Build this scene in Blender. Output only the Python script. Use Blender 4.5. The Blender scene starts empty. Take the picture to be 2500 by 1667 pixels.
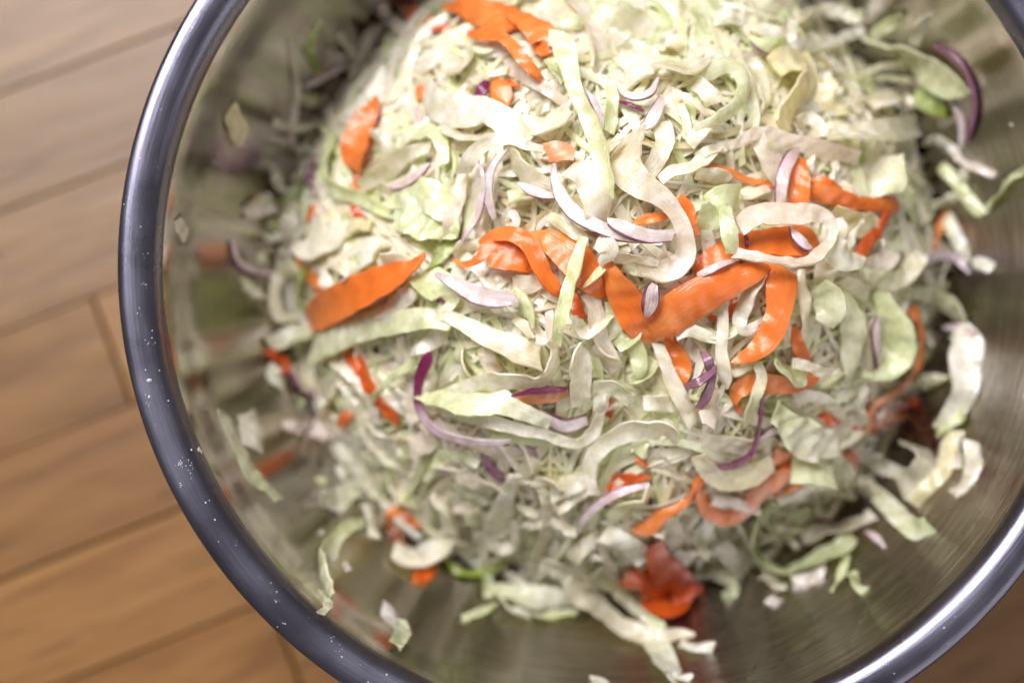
import bpy, math, random
import numpy as np
from mathutils import Matrix, Vector

scene = bpy.context.scene
COL = scene.collection
rng = random.Random(11)

# ------------------------------------------------------------------ camera
TILT = math.radians(5.0)
CAM = np.array([-0.0303, -0.0586, 0.5044])
LENS = 50.0
FPX = LENS / 36.0 * 2500.0
_ca, _sa = math.cos(TILT), math.sin(TILT)
ROT = np.array([[1, 0, 0], [0, _ca, -_sa], [0, _sa, _ca]])
cam_data = bpy.data.cameras.new("camera")
cam_data.lens = LENS
cam_data.sensor_width = 36.0
cam_data.clip_start = 0.01
cam_data.clip_end = 20.0
cam_data.dof.use_dof = True
cam_data.dof.focus_distance = 0.388
cam_data.dof.aperture_fstop = 3.1
cam = bpy.data.objects.new("camera", cam_data)
COL.objects.link(cam)
cam.matrix_world = Matrix.Translation(CAM) @ Matrix(ROT.tolist()).to_4x4()
scene.camera = cam

# ------------------------------------------------------------------ light: a dim room, one tall window and an added fill
world = bpy.data.worlds.new("World")
scene.world = world
world.use_nodes = True
bg = world.node_tree.nodes["Background"]
bg.inputs[0].default_value = (0.50, 0.46, 0.455, 1)
bg.inputs[1].default_value = 0.46

def area(name, loc, target, sx, sy, power, color):
    d = bpy.data.lights.new(name, 'AREA')
    d.shape = 'RECTANGLE'; d.size = sx; d.size_y = sy
    d.energy = power; d.color = color
    o = bpy.data.objects.new(name, d)
    COL.objects.link(o)
    o.location = loc
    o.rotation_euler = (Vector(target) - Vector(loc)).to_track_quat('-Z', 'Y').to_euler()
    return o
area("window_light", (-0.52, 0.76, 1.22), (0, 0, 0.1), 0.8, 0.8, 36.0, (1.0, 0.97, 0.985))
area("room_fill", (1.05, -1.0, 1.25), (0, 0, 0.1), 1.8, 1.4, 12.0, (1.0, 0.95, 0.91))  # added soft fill opposite the window, no actual lamp there

scene.view_settings.view_transform = 'Standard'
scene.view_settings.look = 'None'
scene.view_settings.exposure = 0.0
scene.view_settings.gamma = 1.0
scene.view_settings.use_curve_mapping = False
scene.cycles.use_denoising = True
scene.cycles.max_bounces = 10
scene.cycles.diffuse_bounces = 9
scene.cycles.glossy_bounces = 4
scene.cycles.caustics_reflective = False
scene.cycles.caustics_refractive = False
scene.cycles.transparent_max_bounces = 4
scene.cycles.use_adaptive_sampling = True
scene.cycles.adaptive_threshold = 0.05
scene.cycles.adaptive_min_samples = 12

# ------------------------------------------------------------------ material helpers
def new_mat(name):
    m = bpy.data.materials.new(name)
    m.use_nodes = True
    nt = m.node_tree
    return m, nt, nt.nodes, nt.links, nt.nodes["Principled BSDF"]

def node(nodes, kind, **kw):
    n = nodes.new(kind)
    for k, v in kw.items():
        setattr(n, k, v)
    return n

def ramp(nodes, stops):
    r = nodes.new("ShaderNodeValToRGB")
    e = r.color_ramp.elements
    while len(e) < len(stops):
        e.new(0.5)
    for i, (p, c) in enumerate(stops):
        e[i].position = p
        e[i].color = c if len(c) == 4 else (*c, 1)
    return r

def veg_mat(name, trans, clear, tint, rough, coat, streak, streak_col, bump, vein, coat_rough=0.11):
    """Wet cut vegetable: own colour per piece (Col), fibres along the piece (UV in millimetres), thin and see-through in places."""
    m, nt, N, L, P = new_mat(name)
    att = node(N, "ShaderNodeAttribute", attribute_name="Col")
    uv = node(N, "ShaderNodeUVMap", uv_map="UVMap")
    mp = node(N, "ShaderNodeMapping")
    mp.inputs["Scale"].default_value = (0.07, 1.3, 1)
    L.new(uv.outputs[0], mp.inputs[0])
    fib = node(N, "ShaderNodeTexNoise")
    fib.inputs["Scale"].default_value = 1.5; fib.inputs["Detail"].default_value = 4.0
    L.new(mp.outputs[0], fib.inputs["Vector"])
    r1 = ramp(N, [(0.38, (0, 0, 0)), (0.66, (1, 1, 1))])
    L.new(fib.outputs[0], r1.inputs[0])
    mul = node(N, "ShaderNodeMath", operation='MULTIPLY'); mul.inputs[1].default_value = streak
    L.new(r1.outputs[0], mul.inputs[0])
    mix = node(N, "ShaderNodeMix", data_type='RGBA', blend_type='MULTIPLY')
    L.new(mul.outputs[0], mix.inputs[0]); L.new(att.outputs["Color"], mix.inputs[6])
    mix.inputs[7].default_value = (*streak_col, 1)
    blo = node(N, "ShaderNodeTexNoise"); blo.inputs["Scale"].default_value = 0.22; blo.inputs["Detail"].default_value = 3
    L.new(uv.outputs[0], blo.inputs["Vector"])
    r2 = ramp(N, [(0.32, (0.92, 0.89, 0.76)), (0.50, (0.99, 0.98, 0.95)), (0.66, (1.05, 1.05, 1.06))])
    L.new(blo.outputs[0], r2.inputs[0])
    mix2 = node(N, "ShaderNodeMix", data_type='RGBA', blend_type='MULTIPLY'); mix2.inputs[0].default_value = 1.0
    L.new(mix.outputs[2], mix2.inputs[6]); L.new(r2.outputs[0], mix2.inputs[7])
    colour = mix2.outputs[2]
    vo = node(N, "ShaderNodeTexVoronoi", feature='DISTANCE_TO_EDGE'); vo.inputs["Scale"].default_value = 0.23
    L.new(uv.outputs[0], vo.inputs["Vector"])
    vr = ramp(N, [(0.0, (1, 1, 1)), (0.09, (0, 0, 0))])
    L.new(vo.outputs["Distance"], vr.inputs[0])
    if vein:
        vm = node(N, "ShaderNodeMath", operation='MULTIPLY'); vm.inputs[1].default_value = vein
        L.new(vr.outputs[0], vm.inputs[0])
        mix3 = node(N, "ShaderNodeMix", data_type='RGBA', blend_type='MIX')
        L.new(vm.outputs[0], mix3.inputs[0]); L.new(colour, mix3.inputs[6]); mix3.inputs[7].default_value = (0.95, 0.94, 0.86, 1)
        colour = mix3.outputs[2]
    L.new(colour, P.inputs["Base Color"])
    P.inputs["Roughness"].default_value = rough
    P.inputs["Coat Weight"].default_value = coat
    P.inputs["Coat IOR"].default_value = 1.75
    P.inputs["Coat Roughness"].default_value = coat_rough
    tc = node(N, "ShaderNodeTexCoord")
    bn = node(N, "ShaderNodeTexNoise"); bn.inputs["Scale"].default_value = 380; bn.inputs["Detail"].default_value = 4; bn.inputs["Roughness"].default_value = 0.6
    L.new(tc.outputs["Object"], bn.inputs["Vector"])
    add = node(N, "ShaderNodeMath", operation='ADD')
    L.new(bn.outputs[0], add.inputs[0]); L.new(fib.outputs[0], add.inputs[1])
    bp = node(N, "ShaderNodeBump"); bp.inputs["Strength"].default_value = bump; bp.inputs["Distance"].default_value = 0.0011
    L.new(add.outputs[0], bp.inputs["Height"]); L.new(bp.outputs[0], P.inputs["Normal"]); L.new(bp.outputs[0], P.inputs["Coat Normal"])
    tl = node(N, "ShaderNodeBsdfTranslucent")
    tm = node(N, "ShaderNodeMix", data_type='RGBA', blend_type='MULTIPLY'); tm.inputs[0].default_value = 1.0
    L.new(colour, tm.inputs[6]); tm.inputs[7].default_value = (*tint, 1)
    L.new(tm.outputs[2], tl.inputs[0]); L.new(bp.outputs[0], tl.inputs["Normal"])
    ms = node(N, "ShaderNodeMixShader"); ms.inputs[0].default_value = trans
    L.new(P.outputs[0], ms.inputs[1]); L.new(tl.outputs[0], ms.inputs[2])
    tp = node(N, "ShaderNodeBsdfTransparent"); tp.inputs[0].default_value = (1.0, 0.98, 0.92, 1)
    if not clear:
        L.new(ms.outputs[0], N["Material Output"].inputs[0])
        return m
    cl = node(N, "ShaderNodeMapRange"); cl.inputs[1].default_value = 0.40; cl.inputs[2].default_value = 0.66
    cl.inputs[3].default_value = clear; cl.inputs[4].default_value = 0.0       # thin watery patches let through what lies behind
    L.new(blo.outputs[0], cl.inputs[0])
    ms2 = node(N, "ShaderNodeMixShader")
    L.new(cl.outputs[0], ms2.inputs[0]); L.new(ms.outputs[0], ms2.inputs[1]); L.new(tp.outputs[0], ms2.inputs[2])
    L.new(ms2.outputs[0], N["Material Output"].inputs[0])
    return m

CABBAGE = veg_mat("cabbage", 0.28, 0.24, (1.0, 0.95, 0.60), 0.28, 1.0, 0.40, (0.94, 0.91, 0.77), 0.32, 0.28, 0.07)
CABBAGE_DEEP = veg_mat("cabbage_deep", 0.28, 0.0, (1.0, 0.94, 0.56), 0.32, 0.8, 0.40, (0.94, 0.90, 0.74), 0.28, 0.0, 0.09)
CARROT = veg_mat("carrot", 0.24, 0.0, (1.0, 0.55, 0.2), 0.36, 0.55, 0.35, (0.96, 0.66, 0.42), 0.26, 0.0, 0.15)
ONION = veg_mat("onion", 0.28, 0.28, (1.0, 0.88, 0.92), 0.28, 1.0, 0.55, (0.90, 0.78, 0.86), 0.32, 0.0, 0.08)

# ------------------------------------------------------------------ floor of narrow wooden strips
def build_floor():
    m, nt, N, L, P = new_mat("oiled_wood")
    oi = node(N, "ShaderNodeObjectInfo")
    tc = node(N, "ShaderNodeTexCoord")
    off = node(N, "ShaderNodeVectorMath", operation='ADD')
    sc = node(N, "ShaderNodeVectorMath", operation='SCALE'); sc.inputs["Scale"].default_value = 7.0
    cv = node(N, "ShaderNodeCombineXYZ")
    L.new(oi.outputs["Random"], cv.inputs[0]); L.new(oi.outputs["Random"], cv.inputs[1]); L.new(oi.outputs["Random"], cv.inputs[2])
    L.new(cv.outputs[0], sc.inputs[0]); L.new(tc.outputs["Object"], off.inputs[0]); L.new(sc.outputs[0], off.inputs[1])
    mp = node(N, "ShaderNodeMapping"); mp.inputs["Scale"].default_value = (9, 75, 75)
    L.new(off.outputs[0], mp.inputs[0])
    n1 = node(N, "ShaderNodeTexNoise"); n1.inputs["Scale"].default_value = 1.3; n1.inputs["Detail"].default_value = 6; n1.inputs["Distortion"].default_value = 1.2
    L.new(mp.outputs[0], n1.inputs["Vector"])
    r = ramp(N, [(0.26, (0.20, 0.100, 0.038)), (0.44, (0.29, 0.152, 0.060)), (0.60, (0.34, 0.19, 0.082)), (0.8, (0.39, 0.235, 0.110))])
    L.new(n1.outputs[0], r.inputs[0])
    # strip to strip: random tone, plus painted window sheen on the far rows
    hs = node(N, "ShaderNodeMix", data_type='RGBA', blend_type='MULTIPLY'); hs.inputs[0].default_value = 1
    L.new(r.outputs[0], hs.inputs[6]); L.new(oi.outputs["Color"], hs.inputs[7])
    # dark flecks
    mp2 = node(N, "ShaderNodeMapping"); mp2.inputs["Scale"].default_value = (30, 300, 300)
    L.new(off.outputs[0], mp2.inputs[0])
    n2 = node(N, "ShaderNodeTexNoise"); n2.inputs["Scale"].default_value = 1.0; n2.inputs["Detail"].default_value = 3
    L.new(mp2.outputs[0], n2.inputs["Vector"])
    r3 = ramp(N, [(0.30, (0.45, 0.40, 0.36)), (0.42, (1, 1, 1))])
    L.new(n2.outputs[0], r3.inputs[0])
    m3 = node(N, "ShaderNodeMix", data_type='RGBA', blend_type='MULTIPLY'); m3.inputs[0].default_value = 0.6
    L.new(hs.outputs[2], m3.inputs[6]); L.new(r3.outputs[0], m3.inputs[7])
    L.new(m3.outputs[2], P.inputs["Base Color"])
    P.inputs["Roughness"].default_value = 0.42
    P.inputs["Specular IOR Level"].default_value = 0.5
    bp = node(N, "ShaderNodeBump"); bp.inputs["Strength"].default_value = 0.25; bp.inputs["Distance"].default_value = 0.001
    L.new(n1.outputs[0], bp.inputs["Height"]); L.new(bp.outputs[0], P.inputs["Normal"])

    g, gnt, GN, GL, GP = new_mat("joint_filler")
    gn = node(GN, "ShaderNodeTexNoise"); gn.inputs["Scale"].default_value = 60
    gr = ramp(GN, [(0.3, (0.018, 0.011, 0.008)), (0.7, (0.06, 0.036, 0.022))])
    GL.new(gn.outputs[0], gr.inputs[0]); GL.new(gr.outputs[0], GP.inputs["Base Color"])
    GP.inputs["Roughness"].default_value = 0.8

    me = bpy.data.meshes.new("floor")
    s = 0.75
    me.from_pydata([(-s, -s, 0), (s, -s, 0), (s, s, 0), (-s, s, 0)], [], [(0, 1, 2, 3)])
    me.materials.append(g)
    floor = bpy.data.objects.new("floor", me)
    COL.objects.link(floor)
    floor.rotation_euler.z = math.radians(21.5)
    floor.location.z = -0.0060
    floor["kind"] = "structure"
    floor["label"] = "floor of narrow honey brown wooden strips under the bowl"

    def plank_mesh(l, w, h=0.0058, b=0.0004):
        xs, ys = l / 2, w / 2
        v = []
        for z, i in ((0.0002, 0), (h - b, 0), (h, b)):
            v += [(-xs + i, -ys + i, z), (xs - i, -ys + i, z), (xs - i, ys - i, z), (-xs + i, ys - i, z)]
        f = []
        for k in (0, 4):
            for j in range(4):
                f.append((k + j, k + (j + 1) % 4, k + 4 + (j + 1) % 4, k + 4 + j))
        f.append((8, 9, 10, 11))
        me = bpy.data.meshes.new("plank")
        me.from_pydata(v, [], f)
        me.materials.append(m)
        return me
    prng = random.Random(5)
    W = 0.0410
    gaps = {0: 0.0010, -1: 0.0008, 1: 0.0002, 2: 0.0003, 3: 0.0005}     # some joints have opened, others are tight
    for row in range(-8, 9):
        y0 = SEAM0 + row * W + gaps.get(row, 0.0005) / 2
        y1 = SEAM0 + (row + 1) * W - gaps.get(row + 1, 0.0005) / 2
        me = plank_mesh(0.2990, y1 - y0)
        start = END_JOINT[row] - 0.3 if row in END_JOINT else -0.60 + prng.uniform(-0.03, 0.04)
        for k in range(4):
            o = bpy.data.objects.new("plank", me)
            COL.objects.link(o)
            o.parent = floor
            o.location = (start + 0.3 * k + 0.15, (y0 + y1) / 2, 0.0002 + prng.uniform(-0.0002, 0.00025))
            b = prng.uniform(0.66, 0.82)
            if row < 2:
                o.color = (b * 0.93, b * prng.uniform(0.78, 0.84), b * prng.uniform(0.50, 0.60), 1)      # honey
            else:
                o.color = (b * 0.80, b * prng.uniform(0.76, 0.80), b * prng.uniform(0.58, 0.66), 1)        # far strips greyer: the window's sheen is put into their colour
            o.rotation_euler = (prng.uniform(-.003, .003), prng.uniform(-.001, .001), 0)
    return floor

SEAM0 = -0.0147
END_JOINT = {1: -0.167, -2: -0.146}

# ------------------------------------------------------------------ steel mixing bowl
INNER = [(0.0, 0.0030), (0.030, 0.0030), (0.050, 0.0042)]          # a round bowl on a small flat foot
for _r in (0.060, 0.070, 0.080, 0.088, 0.096, 0.103, 0.109, 0.114, 0.1180, 0.1212, 0.1238, 0.1258):
    INNER.append((_r, 0.116 * (1 - math.sqrt(1 - (_r / 0.1292) ** 2)) - 0.0030))
INNER += [(0.1274, 0.1015), (0.1283, 0.1085), (0.1292, 0.1103)]

def bowl_z(r):
    r = np.asarray(r, float)
    return np.interp(r, [p[0] for p in INNER], [p[1] for p in INNER])

def lathe(name, prof, mat, parent, seg=192, smooth=True):
    v, f = [], []
    n = len(prof)
    for k in range(seg):
        a = 2 * math.pi * k / seg
        c, s = math.cos(a), math.sin(a)
        v += [(r * c, r * s, z) for r, z in prof]
    for k in range(seg):
        k2 = (k + 1) % seg
        for j in range(n - 1):
            f.append((k * n + j, k2 * n + j, k2 * n + j + 1, k * n + j + 1))
    me = bpy.data.meshes.new(name)
    me.from_pydata(v, [], f)
    me.polygons.foreach_set("use_smooth", [smooth] * len(f))
    me.materials.append(mat)
    o = bpy.data.objects.new(name, me)
    COL.objects.link(o)
    o.parent = parent
    return o

def steel(name, base, rough, scratch, ring_scale, aniso=0.0, worn=False):
    m, nt, N, L, P = new_mat(name)
    P.inputs["Metallic"].default_value = 1.0
    tc = node(N, "ShaderNodeTexCoord")
    sep = node(N, "ShaderNodeSeparateXYZ"); L.new(tc.outputs["Object"], sep.inputs[0])
    at = node(N, "ShaderNodeMath", operation='ARCTAN2'); L.new(sep.outputs[1], at.inputs[0]); L.new(sep.outputs[0], at.inputs[1])
    xy = node(N, "ShaderNodeCombineXYZ"); L.new(sep.outputs[0], xy.inputs[0]); L.new(sep.outputs[1], xy.inputs[1])
    ln = node(N, "ShaderNodeVectorMath", operation='LENGTH'); L.new(xy.outputs[0], ln.inputs[0])
    ad = node(N, "ShaderNodeMath", operation='ADD'); L.new(ln.outputs["Value"], ad.inputs[0]); L.new(sep.outputs[2], ad.inputs[1])
    s1 = node(N, "ShaderNodeMath", operation='MULTIPLY'); s1.inputs[1].default_value = ring_scale; L.new(ad.outputs[0], s1.inputs[0])
    s2 = node(N, "ShaderNodeMath", operation='MULTIPLY'); s2.inputs[1].default_value = 5.0; L.new(at.outputs[0], s2.inputs[0])
    cv = node(N, "ShaderNodeCombineXYZ"); L.new(s1.outputs[0], cv.inputs[0]); L.new(s2.outputs[0], cv.inputs[1])
    n = node(N, "ShaderNodeTexNoise"); n.inputs["Scale"].default_value = 1.0; n.inputs["Detail"].default_value = 3.5; n.inputs["Roughness"].default_value = 0.7
    L.new(cv.outputs[0], n.inputs["Vector"])
    smu = node(N, "ShaderNodeTexNoise"); smu.inputs["Scale"].default_value = 38; smu.inputs["Detail"].default_value = 4
    L.new(tc.outputs["Object"], smu.inputs["Vector"])
    mr = node(N, "ShaderNodeMapRange"); mr.inputs[1].default_value = 0.35; mr.inputs[2].default_value = 0.75
    mr.inputs[3].default_value = rough * 0.8; mr.inputs[4].default_value = rough * 1.35
    L.new(smu.outputs[0], mr.inputs[0])
    L.new(mr.outputs[0], P.inputs["Roughness"])
    if worn:        # one side has been scoured: coarser scratches there
        dt = node(N, "ShaderNodeVectorMath", operation='DOT_PRODUCT'); dt.inputs[1].default_value = (0.72, -0.70, 0)
        L.new(tc.outputs["Object"], dt.inputs[0])
        wm = node(N, "ShaderNodeMapRange"); wm.interpolation_type = 'SMOOTHSTEP'
        wm.inputs[1].default_value = 0.02; wm.inputs[2].default_value = 0.105; wm.inputs[3].default_value = 0.0; wm.inputs[4].default_value = 0.17
        L.new(dt.outputs["Value"], wm.inputs[0])
        ra = node(N, "ShaderNodeMath", operation='ADD'); L.new(mr.outputs[0], ra.inputs[0]); L.new(wm.outputs[0], ra.inputs[1])
        L.new(ra.outputs[0], P.inputs["Roughness"])
        wb = node(N, "ShaderNodeMath", operation='MULTIPLY_ADD'); wb.inputs[1].default_value = 2.2; wb.inputs[2].default_value = scratch
        L.new(wm.outputs[0], wb.inputs[0])
    cr = ramp(N, [(0.3, tuple(b * 0.9 for b in base)), (0.7, base)])
    L.new(smu.outputs[0], cr.inputs[0])
    sr = ramp(N, [(0.36, (0.78, 0.77, 0.77)), (0.50, (1.0, 1.0, 1.0)), (0.64, (1.45, 1.45, 1.48))])
    L.new(n.outputs[0], sr.inputs[0])
    sm = node(N, "ShaderNodeMix", data_type='RGBA', blend_type='MULTIPLY'); sm.inputs[0].default_value = 0.45
    L.new(cr.outputs[0], sm.inputs[6]); L.new(sr.outputs[0], sm.inputs[7])
    if worn:
        wf = node(N, "ShaderNodeMapRange"); wf.inputs[1].default_value = 0.0; wf.inputs[2].default_value = 0.17; wf.inputs[3].default_value = 0.15; wf.inputs[4].default_value = 1.0
        L.new(wm.outputs[0], wf.inputs[0]); L.new(wf.outputs[0], sm.inputs[0])
    L.new(sm.outputs[2], P.inputs["Base Color"])
    if aniso:
        P.inputs["Anisotropic"].default_value = aniso
        tg = node(N, "ShaderNodeTangent", direction_type='RADIAL', axis='Z')
        L.new(tg.outputs[0], P.inputs["Tangent"])
    bp = node(N, "ShaderNodeBump"); bp.inputs["Strength"].default_value = scratch; bp.inputs["Distance"].default_value = 0.0005
    L.new(n.outputs[0], bp.inputs["Height"]); L.new(bp.outputs[0], P.inputs["Normal"])
    if worn:
        L.new(wb.outputs[0], bp.inputs["Strength"])
    return m

def build_bowl():
    root = bpy.data.objects.new("mixing_bowl", None)
    COL.objects.link(root)
    root["label"] = "round stainless steel mixing bowl with rolled rim holding the slaw"
    root["category"] = "bowl"
    inner = steel("brushed_steel", (0.56, 0.51, 0.475), 0.10, 0.14, 700, 0.6, True)
    lip = steel("rim_steel", (0.155, 0.152, 0.20), 0.30, 0.12, 1500)  # reflection of the dark room is put into this dark bluish base
    t = 0.0011
    pts = [(r, z) for r, z in INNER]
    # smooth the profile
    rs = np.array([p[0] for p in pts]); zs = np.array([p[1] for p in pts])
    d = np.r_[0, np.cumsum(np.hypot(np.diff(rs), np.diff(zs)))]
    q = np.linspace(0, d[-1], 60)
    rr, zz = np.interp(q, d, rs), np.interp(q, d, zs)
    for _ in range(3):
        rr[1:-1] = (rr[:-2] + 2 * rr[1:-1] + rr[2:]) / 4
        zz[1:-1] = (zz[:-2] + 2 * zz[1:-1] + zz[2:]) / 4
    prof_in = list(zip(rr, zz))
    prof_out = [(r + t * 0.9, max(0.0006, z - t * 0.9)) for r, z in prof_in][::-1]
    prof_out[0] = (prof_in[-1][0] + t, prof_in[-1][1] - 0.0004)
    lathe("body", prof_in + prof_out, inner, root)
    # rolled lip: a flattened bead
    key = np.array([(0.1284, 0.1080), (0.1287, 0.1108), (0.1297, 0.1128), (0.1314, 0.1141), (0.1337, 0.1148), (0.1362, 0.11515), (0.1382, 0.1150),
                    (0.1394, 0.1142), (0.1399, 0.1122), (0.1400, 0.1092), (0.1396, 0.1064), (0.1385, 0.1046), (0.1368, 0.1040), (0.1348, 0.1046)])
    lipp = [tuple(q) for q in catmull(key, 4)]
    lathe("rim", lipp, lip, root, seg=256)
    return root

# ------------------------------------------------------------------ the heap's surface, and pixels of the photograph -> points on it
CROPS = {'A': (250, 0, 2.94), 'B': (950, 0, 2.94), 'C': (1700, 0, 2.94), 'D': (250, 500, 2.94), 'E': (950, 500, 2.94),
         'F': (1700, 500, 2.94), 'G': (250, 1000, 2.351), 'H': (950, 1000, 2.351), 'I': (1700, 1000, 2.351)}

_IR = [p[0] for p in INNER]; _IZ = [p[1] for p in INNER]

def bowl_h(r):
    if r >= _IR[-1]:
        return _IZ[-1] + (r - _IR[-1]) * 1.0
    for k in range(1, len(_IR)):
        if r <= _IR[k]:
            t = (r - _IR[k - 1]) / (_IR[k] - _IR[k - 1])
            return _IZ[k - 1] + t * (_IZ[k] - _IZ[k - 1])

def mound(x, y):
    r = math.hypot(x - 0.003, y - 0.010) / 0.1145
    base = 0.034 + (0.110 - 0.034) * max(-0.8, min(1.0, 1 - r ** 2.5))
    return (base + 0.0028 * math.sin(62 * x + 1.3) * math.sin(55 * y + 0.4) + 0.0018 * math.sin(110 * x - 70 * y + 2.0)
            + 0.0012 * math.sin(150 * y + 60 * x))

def surface(x, y):
    """top of what lies in the bowl: the heap, or the steel where the heap ends"""
    return max(mound(x, y), bowl_h(math.hypot(x, y)) + 0.0012)

def bowl_only(x, y):
    return bowl_h(math.hypot(x, y)) + 0.0006

def pixel_ray(px, py):
    d = np.array([(px - 1250.0) / FPX, -(py - 833.5) / FPX, -1.0])
    return ROT @ d

def place(px, py, lift, surf):
    """where the ray through a pixel meets the surface raised by lift: (point, metres per photo pixel there)"""
    d = [float(q) for q in pixel_ray(px, py)]
    cx, cy, cz = (float(q) for q in CAM)
    lo, hi = 0.30, 0.52
    for k in range(22):
        mid = (lo + hi) / 2
        if cz + d[2] * mid > surf(cx + d[0] * mid, cy + d[1] * mid) + lift:
            lo = mid
        else:
            hi = mid
    return np.array((cx + d[0] * lo, cy + d[1] * lo, cz + d[2] * lo)), lo / FPX

def surf_normal(x, y):
    e = 0.004
    gx = (surface(x + e, y) - surface(x - e, y)) / (2 * e)
    gy = (surface(x, y + e) - surface(x, y - e)) / (2 * e)
    n = np.array([-gx * 0.5, -gy * 0.5, 1.0])
    return n / np.linalg.norm(n)

def wall_normal(x, y):
    r = math.hypot(x, y)
    g = (bowl_h(r + 0.002) - bowl_h(r - 0.002)) / 0.004
    n = np.array([-g * x / r, -g * y / r, 1.0])
    return n / np.linalg.norm(n)

# ------------------------------------------------------------------ strips of vegetable
def catmull(P, per):
    P = np.asarray(P, float)
    if len(P) == 2:
        P = np.array([P[0], P.mean(0), P[1]])
    Q = np.vstack([2 * P[0] - P[1], P, 2 * P[-1] - P[-2]])
    out = []
    for i in range(1, len(Q) - 2):
        p0, p1, p2, p3 = Q[i - 1], Q[i], Q[i + 1], Q[i + 2]
        for k in range(per):
            t = k / per
            out.append(0.5 * ((2 * p1) + (p2 - p0) * t + (2 * p0 - 5 * p1 + 4 * p2 - p3) * t * t + (3 * p1 - p0 - 3 * p2 + p3) * t ** 3))
    out.append(P[-1])
    return np.array(out)

def smooth_rows(A, k):
    A = A.copy()
    for _ in range(k):
        A[1:-1] = (A[:-2] + 2 * A[1:-1] + A[2:]) / 4
    return A

class Geo:
    def __init__(self):
        self.v, self.f, self.c, self.uv, self.n = [], [], [], [], 0
    def strip(self, P, W, thick, colfun, seed, nc=5, cup=0.0, ripple=0.0, roll=0.0, ragged=0.0, square=0, twist=0.3, wall=False):
        """a band of the given widths with real thickness swept along P"""
        rs = np.random.RandomState(seed)
        n = len(P)
        T = np.gradient(P, axis=0)
        T /= np.linalg.norm(T, axis=1)[:, None] + 1e-12
        s = np.r_[0, np.cumsum(np.linalg.norm(np.diff(P, axis=0), axis=1))]
        Ln = s[-1] + 1e-9
        up = np.array([(wall_normal if wall else surf_normal)(p[0], p[1]) for p in P])
        B = np.cross(up, T); B /= np.linalg.norm(B, axis=1)[:, None] + 1e-12
        B = smooth_rows(B, 2); B /= np.linalg.norm(B, axis=1)[:, None] + 1e-12
        Nn = np.cross(T, B); Nn /= np.linalg.norm(Nn, axis=1)[:, None] + 1e-12
        ph = rs.uniform(0, 6.28, 8)
        ang = roll + twist * np.sin(s / Ln * rs.uniform(2, 6) + ph[0])
        ca, sa = np.cos(ang)[:, None], np.sin(ang)[:, None]
        B, Nn = B * ca + Nn * sa, Nn * ca - B * sa
        W = W / np.clip(np.cos(ang), 0.6, 1)
        fr = 2 * math.pi * s / 0.009
        wl = 1 + ragged * (np.sin(fr * 1.0 + ph[1]) * 0.5 + np.sin(fr * 2.3 + ph[2]) * 0.35 + rs.uniform(-.3, .3, n))
        wr = 1 + ragged * (np.sin(fr * 1.2 + ph[3]) * 0.5 + np.sin(fr * 2.7 + ph[4]) * 0.35 + rs.uniform(-.3, .3, n))
        us = np.linspace(-1, 1, nc) if nc != 12 else np.array((-1, -.92, -.84, -.74, -.4, -.1, .1, .4, .74, .84, .92, 1.0))
        base = self.n
        ring = 2 * nc
        V = np.zeros((n, ring, 3)); C = np.zeros((n, ring, 4)); U = np.zeros((n, ring, 2))
        for j in range(ring):
            top = j < nc
            u = us[j] if top else us[ring - 1 - j]
            half = W / 2 * (wl if u > 0 else wr)
            pr = (max(0.30, (1 - abs(u) ** square)) ** 0.5) if square else (1.0 if abs(u) < 0.99 else 0.72)
            rip = ripple * (np.sin(fr * 0.9 + ph[5] + u * 1.3) * (0.4 + 0.6 * abs(u)) + 0.5 * np.sin(fr * 1.7 + ph[6] - 2 * u))
            off = cup * W * (u * u - 0.35) + rip + (0.5 if top else -0.5) * thick * pr
            V[:, j] = P + B * (u * half)[:, None] + Nn * off[:, None]
            C[:, j, :3] = colfun(s / Ln, u)
            C[:, j, 3] = 1
            U[:, j, 0] = s * 1000 + ph[7] * 40
            U[:, j, 1] = u * W * 500 + ph[6] * 10 + (0 if top else 7)
        # slanted knife cuts at both ends
        for e, sg in ((0, -1), (n - 1, 1)):
            sk = rs.uniform(-0.55, 0.55)
            for j in range(ring):
                u = us[j] if j < nc else us[ring - 1 - j]
                V[e, j] += T[e] * (sk * u * W[e] * 0.5)
        self.v.append(V.reshape(-1, 3)); self.c.append(C.reshape(-1, 4)); self.uv.append(U.reshape(-1, 2))
        for i in range(n - 1):
            a, b = base + i * ring, base + (i + 1) * ring
            for j in range(ring):
                k = (j + 1) % ring
                self.f.append((a + j, b + j, b + k, a + k))
        for e, flip in ((base, False), (base + (n - 1) * ring, True)):
            for j in range(nc - 1):
                q = (e + j, e + j + 1, e + ring - 2 - j, e + ring - 1 - j)
                self.f.append(q[::-1] if flip else q)
        self.n += n * ring
    def mesh(self, name, mat):
        v = np.vstack(self.v)
        me = bpy.data.meshes.new(name)
        me.from_pydata(v.tolist(), [], self.f)
        me.polygons.foreach_set("use_smooth", [True] * len(self.f))
        ca = me.color_attributes.new("Col", 'FLOAT_COLOR', 'POINT')
        ca.data.foreach_set("color", np.vstack(self.c).astype(np.float32).ravel())
        li = np.zeros(len(me.loops), np.int32)
        me.loops.foreach_get("vertex_index", li)
        uvl = me.uv_layers.new(name="UVMap")
        uvl.data.foreach_set("uv", np.vstack(self.uv)[li].astype(np.float32).ravel())
        me.materials.append(mat)
        me.update()
        me.set_sharp_from_angle(angle=math.radians(48))
        return me

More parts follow.
